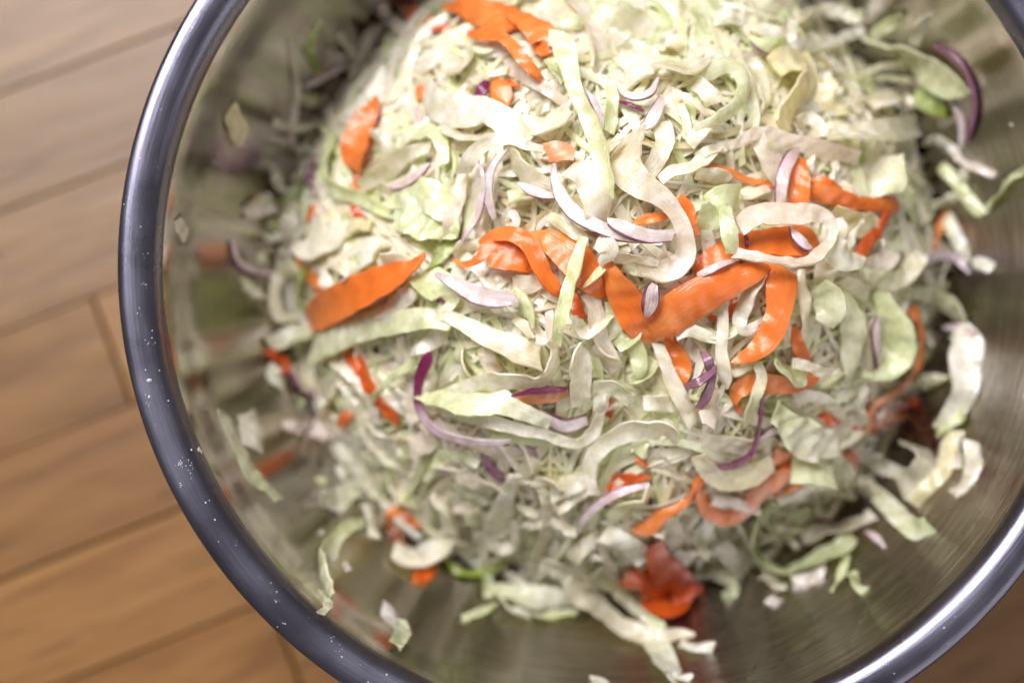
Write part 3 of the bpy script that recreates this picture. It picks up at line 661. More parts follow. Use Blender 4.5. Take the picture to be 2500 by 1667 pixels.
# crop colour lift | points [# label]
CABBAGES = """
B g 8 | 1150,280,90 1230,300,150 1270,400,160 1300,500,130 1330,620,112 1380,740,104 1440,860,112 1490,990,120 1530,1120,112 1570,1250,72 1592,1410,30 # long pale green cabbage ribbon running down from the crumpled carrot
B t 6 | 1760,950,140 1705,1080,230 1700,1200,222 1790,1310,200 1920,1390,155 2020,1480,125 2090,1590,115 2130,1720,122 2120,1850,135 2040,1930,145 1920,1960,104 1795,1940,30 # very long pinkish translucent cabbage ribbon curving down to the V-shaped carrot
B c 4 | 1960,880,80 1982,1000,132 1930,1130,132 1845,1260,50
B w 5 | 265,640,60 320,730,180 420,790,212 560,800,232 700,795,190 800,850,200 900,920,200 1025,995,50 # broad white curved cabbage leaf beside the pale carrot flake
B w 5 | 970,910,60 1080,900,152 1180,860,152 1275,785,50
B k 2 | 400,330,20 432,420,104 500,480,170 560,430,112 585,375,30
B k 0 | 200,525,50 280,470,104 375,395,50
B w 6 | 535,1245,60 560,1170,92 620,1090,92 700,1030,92 800,1000,104 900,1010,72 1000,1050,72 1105,1072,36 # white cabbage shred arching above the slender violet onion
B k 3 | 540,1240,92 520,1350,92 500,1450,84 470,1565,90
B c 4 | 878,1110,56 930,1200,112 1010,1280,132 1100,1330,112 1185,1372,50
B w 7 | 1290,1215,60 1350,1230,150 1440,1270,270,1 1490,1370,240,1 1500,1480,190 1500,1565,140 # crinkled white cabbage leaf held in the bend of the thick onion arc
B w 3 | 1480,100,140 1600,150,200 1720,180,192 1850,205,124 1905,222,50
B c 2 | 1195,170,56 1330,160,124 1455,100,110
B c 1 | 1050,100,50 1200,165,92 1355,225,90
B g 1 | 1920,25,56 2000,130,92 1950,240,92 1855,325,50
B c 1 | 2200,-5,96 2260,120,150 2250,260,132 2175,345,70
B y 3 | 1945,342,34 2040,328,92 2105,352,40
B k 6 | 1918,450,80 2000,465,180 2120,490,232 2220,455,140 2335,408,36 # greyish translucent leaf next to the purple rimmed onion cup
B g 3 | 1600,555,76 1602,700,92 1590,830,84 1578,955,50
B w 4 | 1700,400,124 1790,480,200 1790,585,190
B w 3 | 2060,700,44 2100,780,62 2130,880,62 2140,1005,56
B c 4 | 2060,712,36 2120,688,52 2200,740,52 2270,800,62 2355,850,50
B w 4 | 2356,900,56 2250,930,92 2190,990,100 2158,1045,50
B w 4 | 2205,595,56 2280,660,112 2355,722,110
B w 4 | 2356,1050,76 2250,1150,92 2150,1210,84 2030,1230,84 1945,1295,50
B w 8 | 1560,1082,60 1600,1035,74 1665,980,70 # short bright white cabbage stub beside the long pinkish ribbon
B c 3 | 860,1435,76 950,1420,124 1050,1400,64 1085,1345,30
B k -3 | 0,150,56 100,220,84 250,290,92 405,302,50
B k -4 | 0,485,56 90,400,72 170,330,84 285,275,40
B l 0 | 145,750,50 200,830,92 222,925,76
B w 3 | 370,900,36 450,950,92 560,982,92 705,992,50
B w 3 | 95,1005,56 200,960,124 330,962,110 382,1060,92 392,1185,50
B g 4 | 40,1405,150 150,1385,232 270,1405,252 360,1455,222 440,1505,140
E g 5 | 40,50,190 180,80,284 300,120,322 420,170,200 475,245,50 # large pale green crinkled leaf above the green sliver by the curled carrot
B w 2 | 795,300,50 700,340,104 615,342,50
B t 3 | 830,488,34 950,520,92 1080,600,92 1180,680,84 1295,765,50
B c 3 | 555,625,24 640,580,62 740,530,62 855,508,40
B g 4 | 1145,425,50 1190,500,92 1245,595,50
C w 7 | 935,975,150 1080,965,176 1250,950,184 1400,930,184 1585,905,130 # chunky white and green cabbage block at the far top of the heap
C g 5 | 1225,300,90 1380,340,164 1530,400,176 1650,500,222 1780,590,232 1900,640,124 1965,664,16 # broad green and white leaf pointing at the dark far onion
C G 1 | 1555,680,50 1650,720,142 1740,780,132 1785,860,20
C w 3 | 700,155,34 680,250,62 730,310,74 850,322,84 1000,292,84 1130,250,84 1210,226,30
C c 2 | 735,150,34 850,90,84 980,80,104 1055,102,76
C y 5 | 555,490,90 640,430,200 760,460,240 785,560,204 720,700,200 640,830,164 600,925,70 # crinkled yellow leaf in the upper heap below the purple thread
C w 5 | 0,560,56 100,500,142 230,470,132 330,560,132 332,680,92 250,800,84 120,870,62 -5,935,40
C w 6 | 35,640,56 90,690,112 125,745,50
C w 2 | 140,120,112 240,140,164 315,172,50
C w 2 | 375,188,56 500,220,112 600,270,112 728,345,46
C g 1 | 400,320,56 520,340,124 625,342,70
C t 5 | 240,1062,44 330,1000,62 430,960,92 560,970,92 680,1010,84 820,1050,92 980,1090,84 1165,1132,50
C c 4 | -5,1132,56 90,1080,72 205,1058,40
C t 4 | 428,968,44 480,1080,124 550,1200,172 605,1305,112
C w 4 | 728,885,34 800,850,84 870,890,92 892,985,50
C k 4 | 1235,735,140 1340,710,152 1445,688,132
C t 3 | 1500,678,34 1540,760,52 1528,825,34
C w 3 | 1145,562,34 1250,510,46 1350,480,46 1475,458,34
C t 2 | 895,395,44 1000,480,62 1090,580,62 1130,680,62 1152,805,50
C w 2 | 1245,560,34 1400,560,42 1525,582,34
C g 2 | 1225,305,34 1320,220,84 1400,160,92 1475,105,24
C w 1 | 1565,325,50 1600,230,84 1640,150,84 1685,115,50
C w 4 | 1335,1115,190 1332,1260,222 1330,1405,220 # square white cabbage piece above the squared end of the level carrot
C g 4 | 1415,1105,24 1490,1180,72 1570,1260,72 1655,1315,24
C w 1 | 1635,1045,34 1720,1000,52 1830,1050,62 1892,1145,50
C l 1 | 1875,1138,44 1990,1190,52 2145,1262,50
C w 1 | 1900,1145,56 1920,1240,72 1910,1335,40
C g 1 | 1755,1195,56 1860,1300,84 1960,1440,92 2055,1545,76
C g -1 | 2095,1505,44 2180,1380,62 2270,1280,62 2365,1215,50
C w 2 | 1685,1502,34 1790,1440,62 1885,1398,30
C y 2 | 880,600,190 950,720,204 1055,765,140
C c 3 | -5,1248,56 120,1260,92 225,1302,70
C w 4 | 325,1402,56 440,1370,92 525,1338,50
C g 6 | 90,1490,150 200,1430,204 305,1418,110
C c 2 | 1022,1095,24 1000,1200,42 990,1305,36
C c 2 | 832,1085,34 820,1180,52 872,1275,44
C G -1 | 850,1145,56 920,1182,90 960,1200,40
C G -2 | 1085,1205,50 1180,1130,92 1205,1095,50
C g 2 | 1445,1295,80 1500,1400,132 1560,1500,132 1582,1575,104
C c 2 | 1035,1315,50 1130,1380,62 1205,1424,30
C g 0 | 1035,25,50 1100,100,104 1205,122,80
D w 3 | 1440,270,60 1480,310,170 1560,255,232 1680,200,184 1755,145,50
D w 4 | 1795,485,50 1880,380,152 1960,320,182 2035,298,50
D c 3 | 1568,468,50 1600,560,92 1645,645,50
D y 3 | 1745,205,44 1830,140,92 1925,152,50
D w 2 | 1635,418,50 1720,440,92 1785,482,50
D G 3 | 1455,455,30 1400,560,92 1410,680,104 1475,768,46 # green bean-like cabbage strip beside the tip of the broad slanting carrot
D c 2 | 1385,470,44 1280,500,84 1240,600,84 1240,720,92 1280,800,84 1405,832,50
D w 3 | 1205,1005,84 1320,960,132 1505,928,110 # bright white cabbage stub sticking out below the broad slanting carrot
D g 5 | 1515,1040,140 1640,960,232 1800,900,204 1960,862,184 2100,842,172 2250,820,155 2355,815,140 2520,850,90 # broad cream and green leaf running below the broad slanting carrot
D w 4 | 1990,440,90 2100,420,132 2205,472,60
D w 3 | 1960,760,60 2080,720,120 2180,650,140 2225,600,80
D k -1 | 1372,-5,90 1350,120,104 1308,255,90
D l -3 | 1005,45,50 1100,40,112 1205,0,60
D g -2 | 1150,215,24 1205,242,52 1290,205,62 1272,130,52 1185,140,34
D w -2 | 1130,335,50 1152,415,80
D w -3 | 1005,525,50 1060,600,84 1155,642,50
D c -1 | 1368,1145,76 1430,1250,104 1515,1335,76
D w -1 | 1195,1155,50 1240,1230,104 1305,1305,50
D g -2 | 1395,1375,56 1432,1435,80
D c 0 | 1685,1275,66 1620,1400,84 1568,1515,66
D t 1 | 1555,1065,76 1700,1120,92 1800,1200,104 1870,1300,104 1930,1420,92 1962,1575,100
D c 1 | 2035,955,50 2110,1060,84 2135,1185,50
D g 4 | 1918,1415,20 2000,1320,52 2090,1230,62 2180,1170,62 2265,1115,34 # thin bright green shred ending in a point over the steep carrot
D t 2 | 2095,1335,76 2180,1440,112 2262,1545,110
A k -2 | 1228,858,34 1320,900,62 1480,910,62 1620,850,62 1720,740,72 1780,600,72 1800,480,72 1860,360,72 1920,240,62 1985,185,34 # greyish cabbage strand sweeping in a big arc through the shaded top
A k -3 | 1695,245,34 1750,330,62 1805,405,44
A t -3 | 2005,25,34 2050,130,72 2150,200,84 2355,272,76
A k -3 | 2235,328,50 2120,420,72 2000,540,84 1875,645,50
A G -5 | 1545,145,34 1490,280,72 1470,400,84 1535,528,70
A k -5 | 1328,295,24 1350,420,42 1390,620,42 1380,780,42 1360,1000,34 1405,1115,24
A g 3 | 1590,915,30 1640,1000,112 1600,1150,92 1602,1270,92 1680,1360,92 1850,1420,92 2000,1500,84 2105,1545,50 # long pale green strand curling down past the teardrop carrot
A k -3 | 1195,1195,50 1250,1290,72 1295,1385,40
A k -4 | 1035,1525,50 1120,1450,92 1215,1418,50
A g -6 | 1415,698,50 1500,720,92 1585,742,50
A w 4 | 1845,1345,56 2000,1230,92 2130,1130,92 2250,1080,84 2355,1060,70
A w 2 | 1945,995,50 2010,1030,132 2085,998,70
A l 0 | 2238,795,50 2290,880,104 2302,965,50
A t -1 | 1995,795,50 2080,740,62 2160,660,62 2195,585,34
E g 10 | 1396,228,50 1370,330,84 1330,470,94 1290,600,94 1250,740,104 1212,870,84 1198,1005,44 # straight translucent green strip lying over the curled carrot
E w 9 | 1500,250,70 1560,300,150 1572,350,120 1508,432,30
E g 8 | 1535,455,34 1460,530,52 1398,592,14
E c 5 | 300,800,24 420,800,84 560,870,112 700,950,132 850,1010,152 980,1070,164 1085,1112,70 # cream and green leaf stretching below the plump onion wedge
E w 5 | 1182,985,34 1190,1100,72 1150,1210,84 1060,1270,104 900,1270,132 750,1270,142 600,1290,104 425,1352,50 # white cabbage strip curving like a hook above the thin purple onion
E g 6 | 195,1360,34 300,1390,72 450,1380,152 600,1390,222 760,1400,204 880,1450,142 1020,1510,112 1155,1565,90 # crinkled green and white leaf crossing the long purple onion curve
H w 5 | 295,0,56 450,30,84 600,70,84 750,110,72 900,142,62 1000,180,62 1090,190,62 1170,130,72 1202,40,62 1235,-80,50 # white shred bent into a wide U below the crinkled green leaf
E w 7 | 1372,985,24 1360,1080,132 1370,1200,164 1370,1320,152 1370,1435,70 # upright white pod-like cabbage piece in mid heap
E w 5 | 1465,1300,50 1560,1310,112 1640,1330,112 1725,1402,66 / 1520,1330,92 1510,1440,92 1488,1565,80
E w 4 | 1330,795,44 1350,880,62 1410,920,72 1490,870,72 1575,795,40 # white hooked shred between the green strip and the V-shaped carrot
E t 3 | 1438,635,76 1480,760,124 1500,900,124 1550,1020,112 1645,1175,50
E g 3 | 1588,695,76 1620,820,112 1622,955,76
E g 4 | 1635,1022,50 1720,960,104 1785,895,50
E g 5 | 1738,1015,44 1790,1100,124 1790,1200,92 1738,1245,20
E k 2 | 1445,1045,76 1560,1120,132 1655,1195,40
E k 5 | 1928,995,76 1980,1130,92 2040,1280,112 2110,1420,112 2182,1565,90 # flat greyish strip running down from the tip of the V-shaped carrot
E l 5 | 1150,765,50 1160,880,72 1130,980,72 1055,968,44
E g 4 | 898,635,76 960,720,104 1010,800,72 1038,885,14
E c 3 | 898,815,34 960,870,62 1025,955,44
E t 3 | 895,560,56 1000,572,124 1085,548,110
E g 3 | 225,500,150 320,580,232 400,660,204 275,722,80
E c 3 | 468,372,34 520,300,62 620,290,62 705,312,34
E t 4 | 452,15,90 450,120,112 438,235,90
E t 3 | 692,-5,56 640,130,72 662,225,50
E t 5 | 880,35,44 912,120,62 830,200,62 700,260,52 635,292,34
E c 4 | 1145,78,50 1250,150,84 1350,210,92 1425,242,50
E w 4 | 1615,390,44 1720,380,62 1830,390,62 1935,422,34
E g 3 | 1675,440,56 1800,470,92 1955,482,70
E G 2 | 295,425,34 380,350,100 475,265,56 # deep green cabbage sliver between the broad slanting and the curled carrot
E w 2 | 195,1000,112 300,960,152 425,915,140
E g 2 | 478,1045,140 540,1150,152 562,1285,84
E w 2 | 45,1345,104 120,1440,112 185,1575,84
E t 2 | 675,1015,90 720,1120,124 765,1205,50
E w 4 | 1825,1420,60 1920,1420,124 2025,1420,126
E g 2 | 1715,1255,70 1830,1200,112 1905,1115,50
E w 6 | 2045,940,50 2150,900,92 2250,930,92 2358,965,50
E w 3 | 290,1160,40 300,1260,70 290,1380,70 320,1500,80
F g 8 | 15,80,150 120,90,172 225,80,160
F t 10 | 308,165,60 420,85,160 560,72,172 700,72,164 830,62,134 930,95,94 980,180,64 960,260,64 900,335,74 830,400,74 720,422,74 560,402,74 400,372,74 275,350,100 # white translucent cabbage strip looped back on itself over the broad carrot sheet
F g 11 | 210,15,80 220,120,104 240,230,124 262,355,120 # pale cabbage strip hanging across the end of the looped white strip
F w 9 | 955,285,120 1040,360,220 1130,400,140 1195,382,34 # bright white chunk at the bend of the looped white strip
F w 7 | 1030,95,24 1050,180,62 1040,275,50
F w 7 | 1202,108,8 1150,190,62 1090,270,84 1055,335,50
F y 3 | 978,60,50 1100,110,124 1220,150,182 1295,88,90
F c 5 | 898,425,50 930,500,152 965,545,80
F g 6 | 878,575,56 940,650,134 960,760,172 918,855,80 # rounded greenish cabbage knob beside the hanging carrot
F c 5 | 1035,538,56 1130,590,84 1235,642,104
F g 4 | 1045,655,76 1110,780,192 1130,920,192 1110,1060,152 1110,1180,112 1078,1295,16 # hanging greyish green leaf with a torn tip beside the narrow carrot tongue
F g 4 | 1308,605,76 1370,750,132 1430,900,152 1440,1050,152 1380,1180,124 1280,1230,62 1185,1208,24 # green leaf curling round the straight lilac onion
F c 5 | 1165,478,50 1260,510,92 1370,550,124 1480,520,124 1560,440,112 1612,365,50
F t 3 | 1205,452,84 1330,410,152 1385,325,104
F w 8 | 1332,282,24 1352,270,50 1375,262,24
F k 0 | 1540,-5,56 1560,120,72 1560,255,60
F g 0 | 1472,195,66 1440,330,84 1428,435,50
F w 3 | 1495,640,50 1620,630,92 1740,680,104 1850,750,104 1935,865,50
F w 5 | 1875,895,120 1950,980,182 1930,1100,204 1930,1220,172 1930,1330,134 1870,1440,124 1800,1530,92 1735,1605,50 # long bright white shred hanging at the far side of the heap
F w 0 | 1795,75,50 1850,200,92 1900,300,92 1965,385,60
F w 0 | 1985,418,50 2060,430,92 2125,462,50
F w 4 | 482,495,34 400,600,92 350,720,92 310,830,92 340,900,84 420,880,84 495,838,40
F w 5 | 178,695,50 190,800,72 190,920,84 180,1050,84 200,1180,92 222,1320,16 # white cabbage strand dangling beside the purple onion knot
F w 4 | -5,825,24 80,920,62 160,950,62 240,930,62 305,875,40
F c 3 | 758,465,50 760,560,72 780,680,84 790,800,84 790,955,50
F c 3 | 662,855,44 640,1005,50
F g 7 | 555,1075,56 620,1160,124 700,1230,132 785,1242,50
F w 8 | 695,1138,34 800,1160,74 900,1200,74 1025,1190,16 # white pointed shred over the end of the sagging carrot
F c 5 | 438,1135,50 470,1240,72 430,1360,84 390,1470,92 368,1575,76
F c 3 | 235,1180,50 320,1170,84 405,1128,40
F w 3 | 695,1382,34 820,1370,92 940,1420,84 1010,1480,62 1075,1555,40
F w 3 | 1212,1305,34 1190,1400,72 1180,1500,84 1202,1575,60
F l 2 | 1372,1435,34 1320,1520,52 1288,1575,34
F c 3 | 1495,1322,50 1610,1280,104 1720,1250,84 1815,1238,20
F t 3 | 60,1370,180 110,1440,204 150,1530,180
I w 5 | 440,10,80 520,80,150 600,150,232 700,200,204 805,178,90 # chunky pinkish white leaf above the looped carrot
G l -1 | 1035,85,24 1100,100,62 1185,100,50
G l 0 | 1195,155,50 1280,100,132 1345,165,50
G w -1 | 1255,545,70 1330,530,132 1410,470,112 1485,438,50
G w -2 | 1345,325,34 1392,375,60
G g -1 | 1505,650,44 1420,670,72 1340,740,84 1280,840,132 1260,930,152 1290,1030,112 1322,1095,40 / 1262,1045,50 1290,1100,62 1248,1175,20 # pale green leaf straying from the heap down onto the lower steel wall
G c 0 | 1325,195,50 1420,300,84 1500,400,92 1575,485,50
G c 0 | 1588,365,50 1680,460,84 1760,550,92 1825,585,50
G c 0 | 1722,135,34 1700,250,62 1742,345,40
G c 0 | 1518,545,44 1550,640,72 1562,735,50
G g -2 | 1225,388,34 1275,422,46
G k 0 | 1478,-5,56 1500,100,72 1522,225,50
H w 3 | 25,800,80 100,835,140 200,832,155 275,760,50 # shiny white cabbage knob between two carrot scraps low in the heap
H k 1 | 275,328,50 400,380,92 520,430,104 645,472,60
H g 0 | 345,428,34 480,490,62 605,542,34
H c 1 | 255,475,84 340,560,112 352,685,70
H w 3 | 722,375,34 680,470,84 640,600,124 600,680,112 560,730,62 620,790,62 700,780,62 722,700,52 685,615,34 # white shred twisted into a small loop in the lower heap
H w 2 | 435,600,34 470,645,42 505,575,24
H c 1 | 508,695,44 530,800,62 550,880,62 640,850,52 725,798,34
H G 0 | 285,795,24 340,870,42 410,930,42 500,935,42 600,910,42 705,825,24 # thin green shred bowed along the lower edge of the heap
H c 2 | 848,415,50 900,520,62 910,640,62 890,760,62 815,905,40
H c 2 | 735,682,44 840,650,52 905,628,34
H c 2 | 735,548,34 855,612,36
H c 2 | 925,638,34 1000,670,52 1075,702,34
H c 3 | 825,408,50 920,420,72 985,485,50
H c 2 | 925,482,70 1050,430,112 1135,398,70
H c 2 | 955,562,50 1060,490,92 1135,448,50
H w 5 | 1182,485,44 1150,380,72 1170,270,92 1260,180,104 1380,120,124 1500,110,132 1600,120,112 1645,185,30 # white shred arching over the tiny carrot tip
H c 4 | 1435,205,110 1462,275,30
H w 4 | 1235,698,44 1310,740,112 1400,800,132 1465,845,100 # blunt white cabbage finger lying beside the crumpled red carrot
H c 3 | 1045,855,50 1110,790,84 1195,728,50
H c 2 | 1265,625,50 1370,560,112 1470,520,92 1505,455,30
H w 1 | 595,1030,44 700,1040,92 830,1080,132 970,1090,124 1085,1092,70 / 638,1088,44 720,1150,62 805,1182,50 # folded white leaf with a split end at the bottom of the heap
H g -1 | 815,1185,34 950,1170,62 1075,1148,20
H g 0 | 558,925,44 565,1020,62 572,1075,44
H g -1 | 592,1118,34 510,1160,62 415,1202,34
H c 2 | 1045,955,70 1130,1060,132 1220,1160,132 1330,1240,132 1440,1290,124 1550,1310,104 1650,1290,84 1755,1292,20 # long cream strand sliding from the heap onto the lower steel
H c 1 | 1305,1045,44 1400,1130,62 1500,1210,62 1585,1255,50
H w 2 | 1515,1325,120 1570,1420,152 1600,1500,132 1645,1565,80 # white cabbage piece on the lower steel at the end of the long cream strand
H w 1 | 1675,1338,50 1760,1360,72 1865,1360,56
H w 1 | 1615,1532,50 1735,1542,56
H c 2 | 865,875,76 950,900,124 1045,965,110
H c 1 | 1135,965,50 1250,905,52 1232,850,52 1155,848,34
H t 2 | 1585,818,50 1700,850,112 1825,830,104
H c 1 | 1595,850,70 1700,950,92 1855,972,50
H t 2 | 1495,648,50 1600,680,124 1655,765,80
H c 1 | 38,175,34 80,260,62 92,335,34
H t 2 | 125,200,84 200,190,132 265,148,50
H c 0 | 498,215,44 522,285,50
H c 1 | 765,188,50 820,260,62 840,340,62 795,405,34
H w 3 | 998,185,34 1022,245,44
I y 5 | 15,265,50 100,380,112 220,402,132 340,362,142 438,308,80 # white and yellow crescent of leaf above the looped carrot
I t 6 | 95,518,44 220,540,72 365,572,66 # pinkish white cabbage stick lying across the looped carrot
I g 3 | 442,525,50 380,620,84 330,720,72 330,810,72 390,890,84 500,930,84 620,890,92 740,830,112 840,790,124 895,718,70 / 862,845,56 830,935,50 775,1042,14 # long pale green strand bent like a C with a frayed end
I c 2 | 495,675,34 540,740,42 585,795,34
I t 4 | 595,722,84 720,700,112 850,670,112 950,640,92 1015,598,30
I c 3 | 455,678,34 560,690,42 645,702,34
I g 2 | 1035,485,70 1120,570,112 1190,640,112 1280,690,112 1345,668,50 # thick pale green stick poking out over the lower far steel
I k 1 | 895,415,70 980,470,112 1055,525,70
I c 2 | 1295,225,140 1380,320,204 1300,430,172 1175,462,104
I y 3 | 1485,125,90 1440,250,112 1420,350,104 1340,430,84 1235,535,50
I k 2 | 1532,145,50 1500,260,62 1512,335,34
I k 0 | 1605,195,50 1600,320,132 1540,430,104 1475,485,50
I g 2 | 1395,132,80 1450,60,124 1535,-5,84
I w 2 | 1005,268,44 1080,330,84 1185,372,50
I t 4 | 690,525,34 700,590,42 760,602,42 800,540,42 822,478,34
I c 4 | 550,295,140 680,310,204 800,330,184 880,400,104 892,465,30
I c 3 | 475,502,50 620,460,92 760,440,92 885,452,50
I G 1 | 535,612,80 630,600,112 725,578,50
I g 0 | 35,950,50 120,940,84 190,980,72 210,1040,62 155,1082,44
I g -1 | 875,938,50 920,980,84 972,1045,50 # small pale green bit on the steel below the frayed strand end
I c 1 | 145,775,90 220,860,132 282,935,90
I c 1 | 375,948,70 460,1000,84 485,1035,34
I c 1 | -5,695,104 60,785,120
I l 0 | 555,1012,50 660,960,112 735,948,44
"""
# pieces stuck to the steel itself
WALL_BITS = """
D w 0.2 | 545,90,60 560,140,120 590,205,50 # small white cabbage flake stuck just inside the dark rim
A y 0.2 | 905,790,60 950,900,112 990,990,96 1012,1042,24 # small yellowish cabbage flake stuck on the shaded steel wall
G w 1.0 | 835,15,84 862,110,134 858,225,50 # thick white cabbage chunk on the shaded lower steel wall
G g 0.3 | 676,5,64 730,120,74 790,250,74 860,380,92 940,440,62 1015,520,20 # pale green strand stuck to the steel below a thick white chunk
G l 0.2 | 1608,1125,60 1650,1160,76 1642,1215,40 # small lilac white square bit on the lower steel wall
G g 0.2 | 1702,1205,50 1722,1270,62 1685,1345,34 # small curved green white bit on the lower steel beside a square one
G w 0.2 | 545,220,10 556,236,28 562,225,12 # tiny pale crumb on the steel just under the rim
I l 0.2 | 418,1122,50 470,1085,44 # small lilac white bit on the lower steel near the green curl
G t 0.2 | 1385,875,20 1408,905,26 1420,925,16 # tiny pinkish shred on the lower steel beside the straying leaf
G t 0.2 | 1245,690,20 1258,702,30 1270,712,16 # tiny pink speck of onion on the steel above the straying leaf
C w 0.2 | 2255,885,24 2262,900,36 2268,915,20 # tiny white crumb on the far steel wall
H w 0.2 | 1165,1560,60 1215,1567,50 1250,1590,30 # white crumb on the lower steel cut by the picture edge
"""

# ------------------------------------------------------------------ build
floor = build_floor()
bowl = build_bowl()

covered = np.zeros((84, 126), bool)      # 20-pixel cells of the photograph already taken by a piece that was read from it
LAND = []                                # (px, py, short name)
TODO = []                                # cabbage pieces waiting for a label

def cover(rows):
    for i in range(len(rows) - 1):
        a, b = rows[i], rows[i + 1]
        for t in np.linspace(0, 1, 8):
            p = a + (b - a) * t
            r = max(0.5, p[2] / 40)
            cx, cy = p[0] / 20, p[1] / 20
            for yy in range(int(cy - r), int(cy + r) + 1):
                for xx in range(int(cx - r), int(cx + r) + 1):
                    if 0 <= yy < 84 and 0 <= xx < 126:
                        covered[yy, xx] = True

def piece(kind, strands, lift, colf, mat, seed, surf=surface, wall=False):
    lift = lift if lift > 0 else lift * 0.3
    g = Geo()
    rs = random.Random(seed)
    for si, rows in enumerate(strands):
        cover(rows)
        pts, mpp = [], []
        for i, (px, py, w, dz) in enumerate(rows):
            end = 1.0 if i in (0, len(rows) - 1) else 0.0
            jit = 0 if wall else rs.uniform(-0.0006, 0.0006)
            p, m = place(px, py, lift * 0.001 + (0 if wall else 0.0015) + dz * 1.6 + jit - (0 if wall else 0.0012 * end), surf)
            pts.append(p); mpp.append(m)
        pts = np.array(pts)
        if len(pts) > 3 and not wall:
            z = smooth_rows(pts[:, 2:3], 1)[:, 0]
            pts[:, 2] = 0.5 * pts[:, 2] + 0.5 * z
        per = 5 if len(rows) > 7 else (7 if len(rows) > 3 else 9)
        ws = [r[2] * m * (1.6 if wall else 1.0) for r, m in zip(rows, mpp)]
        if len(ws) > 2:                       # blunt knife-cut ends unless the photograph shows a point
            for e, q in ((0, 1), (-1, -2)):
                if 0.28 * ws[q] < ws[e] < 0.85 * ws[q] and kind == 'cabbage':
                    ws[e] = 0.85 * ws[q]
        Pc = catmull(pts, per)
        Wc = (0.82 if kind == 'onion' else 1.0) * np.clip(catmull(np.array(ws)[:, None], per)[:, 0], 0.0004, None)
        wmax = Wc.max()
        if kind == 'cabbage':
            wide = wmax > 0.0115
            th = 0.0006 if wide else min(0.0009, 0.0003 + 0.10 * wmax)
            g.strip(Pc, Wc, th, colf, seed + si, nc=11 if wide else 7, cup=rs.uniform(-.14, .14) if not wide else rs.uniform(-.10, .12),
                    ripple=0.0012 if wide else 0.0003, roll=0.0 if wall else rs.uniform(-.8, .8) if not wide else rs.uniform(-.3, .3), ragged=0.07 if wide else 0.045,
                    twist=0.05 if wall else (0.25 if wide else 0.5), wall=wall)
        elif kind == 'carrot':
            wide = wmax > 0.012
            g.strip(Pc, Wc, 0.0010, colf, seed + si, nc=9 if wide else 7, cup=rs.uniform(-.12, .14), ripple=0.0003, roll=rs.uniform(-.3, .3), ragged=0.03, twist=0.3)
        else:
            g.strip(Pc, Wc, min(0.0022, 0.0005 + 0.2 * wmax), colf, seed + si, nc=12, cup=rs.uniform(-.08, .08), ripple=0.0, roll=rs.uniform(-.2, .2), ragged=0.03, twist=0.2)
    return g

def add_thing(name, g, mat, label, cat, group):
    o = bpy.data.objects.new(name, g.mesh(name, mat))
    COL.objects.link(o)
    o["category"] = cat
    o["group"] = group
    if label:
        o["label"] = label
    return o

seed = 100
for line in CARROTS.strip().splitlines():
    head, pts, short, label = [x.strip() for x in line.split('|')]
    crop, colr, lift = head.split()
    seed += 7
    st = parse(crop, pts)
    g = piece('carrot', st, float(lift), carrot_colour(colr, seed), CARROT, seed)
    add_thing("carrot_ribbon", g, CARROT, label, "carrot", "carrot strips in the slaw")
    LAND.append((*np.mean(np.vstack(st)[:, :2], 0), short))
for line in ONIONS.strip().splitlines():
    head, pts, short, label = [x.strip() for x in line.split('|')]
    crop, colr, edge, lift = head.split()
    seed += 7
    st = parse(crop, pts)
    g = piece('onion', st, float(lift), onion_colour(colr, edge, seed), ONION, seed)
    add_thing("onion_slice", g, ONION, label, "onion", "red onion slices in the slaw")
    LAND.append((*np.mean(np.vstack(st)[:, :2], 0), short))

def size_words(strands):
    L = W = 0; turn = 0
    for r in strands:
        d = np.diff(r[:, :2], axis=0)
        L = max(L, np.hypot(d[:, 0], d[:, 1]).sum()); W = max(W, r[:, 2].max())
        a = np.unwrap(np.arctan2(d[:, 1], d[:, 0]))
        turn = max(turn, abs(a - a[0]).max())
    size = 'long' if L > 210 else ('short' if L < 80 else '')
    width = 'broad' if W > 58 else ('thin' if W < 23 else '')
    shape = 'curled' if turn > 2.0 else ('bent' if turn > 0.9 else ('curved' if turn > 0.45 else 'straight'))
    noun = 'leaf piece' if W > 58 else ('shred' if L > 80 else 'bit')
    return size, width, shape, noun

def add_cabbage(colr, st, lift, seed, label=None, surf=surface, wall=False):
    g = piece('cabbage', st, lift, cabbage_colour(colr, seed), CABBAGE, seed, surf, wall)
    o = add_thing("cabbage_shred", g, CABBAGE, label, "cabbage", "cabbage crumbs stuck on the bare steel" if wall else "cabbage shreds in the slaw")
    if not label:
        TODO.append((o, np.mean(np.vstack(st)[:, :2], 0), colr, st))
    return o

n_cab = 0
for block, surf, wall in ((CABBAGES, surface, False), (WALL_BITS, bowl_only, True)):
    for line in block.strip().splitlines():
        head, rest = [x.strip() for x in line.split('|')]
        pts, _, label = rest.partition('#')
        crop, colr, lift = head.split()
        seed += 7
        add_cabbage(colr, parse(crop, pts.strip()), float(lift), seed, label.strip() or None, surf, wall)
        n_cab += 1

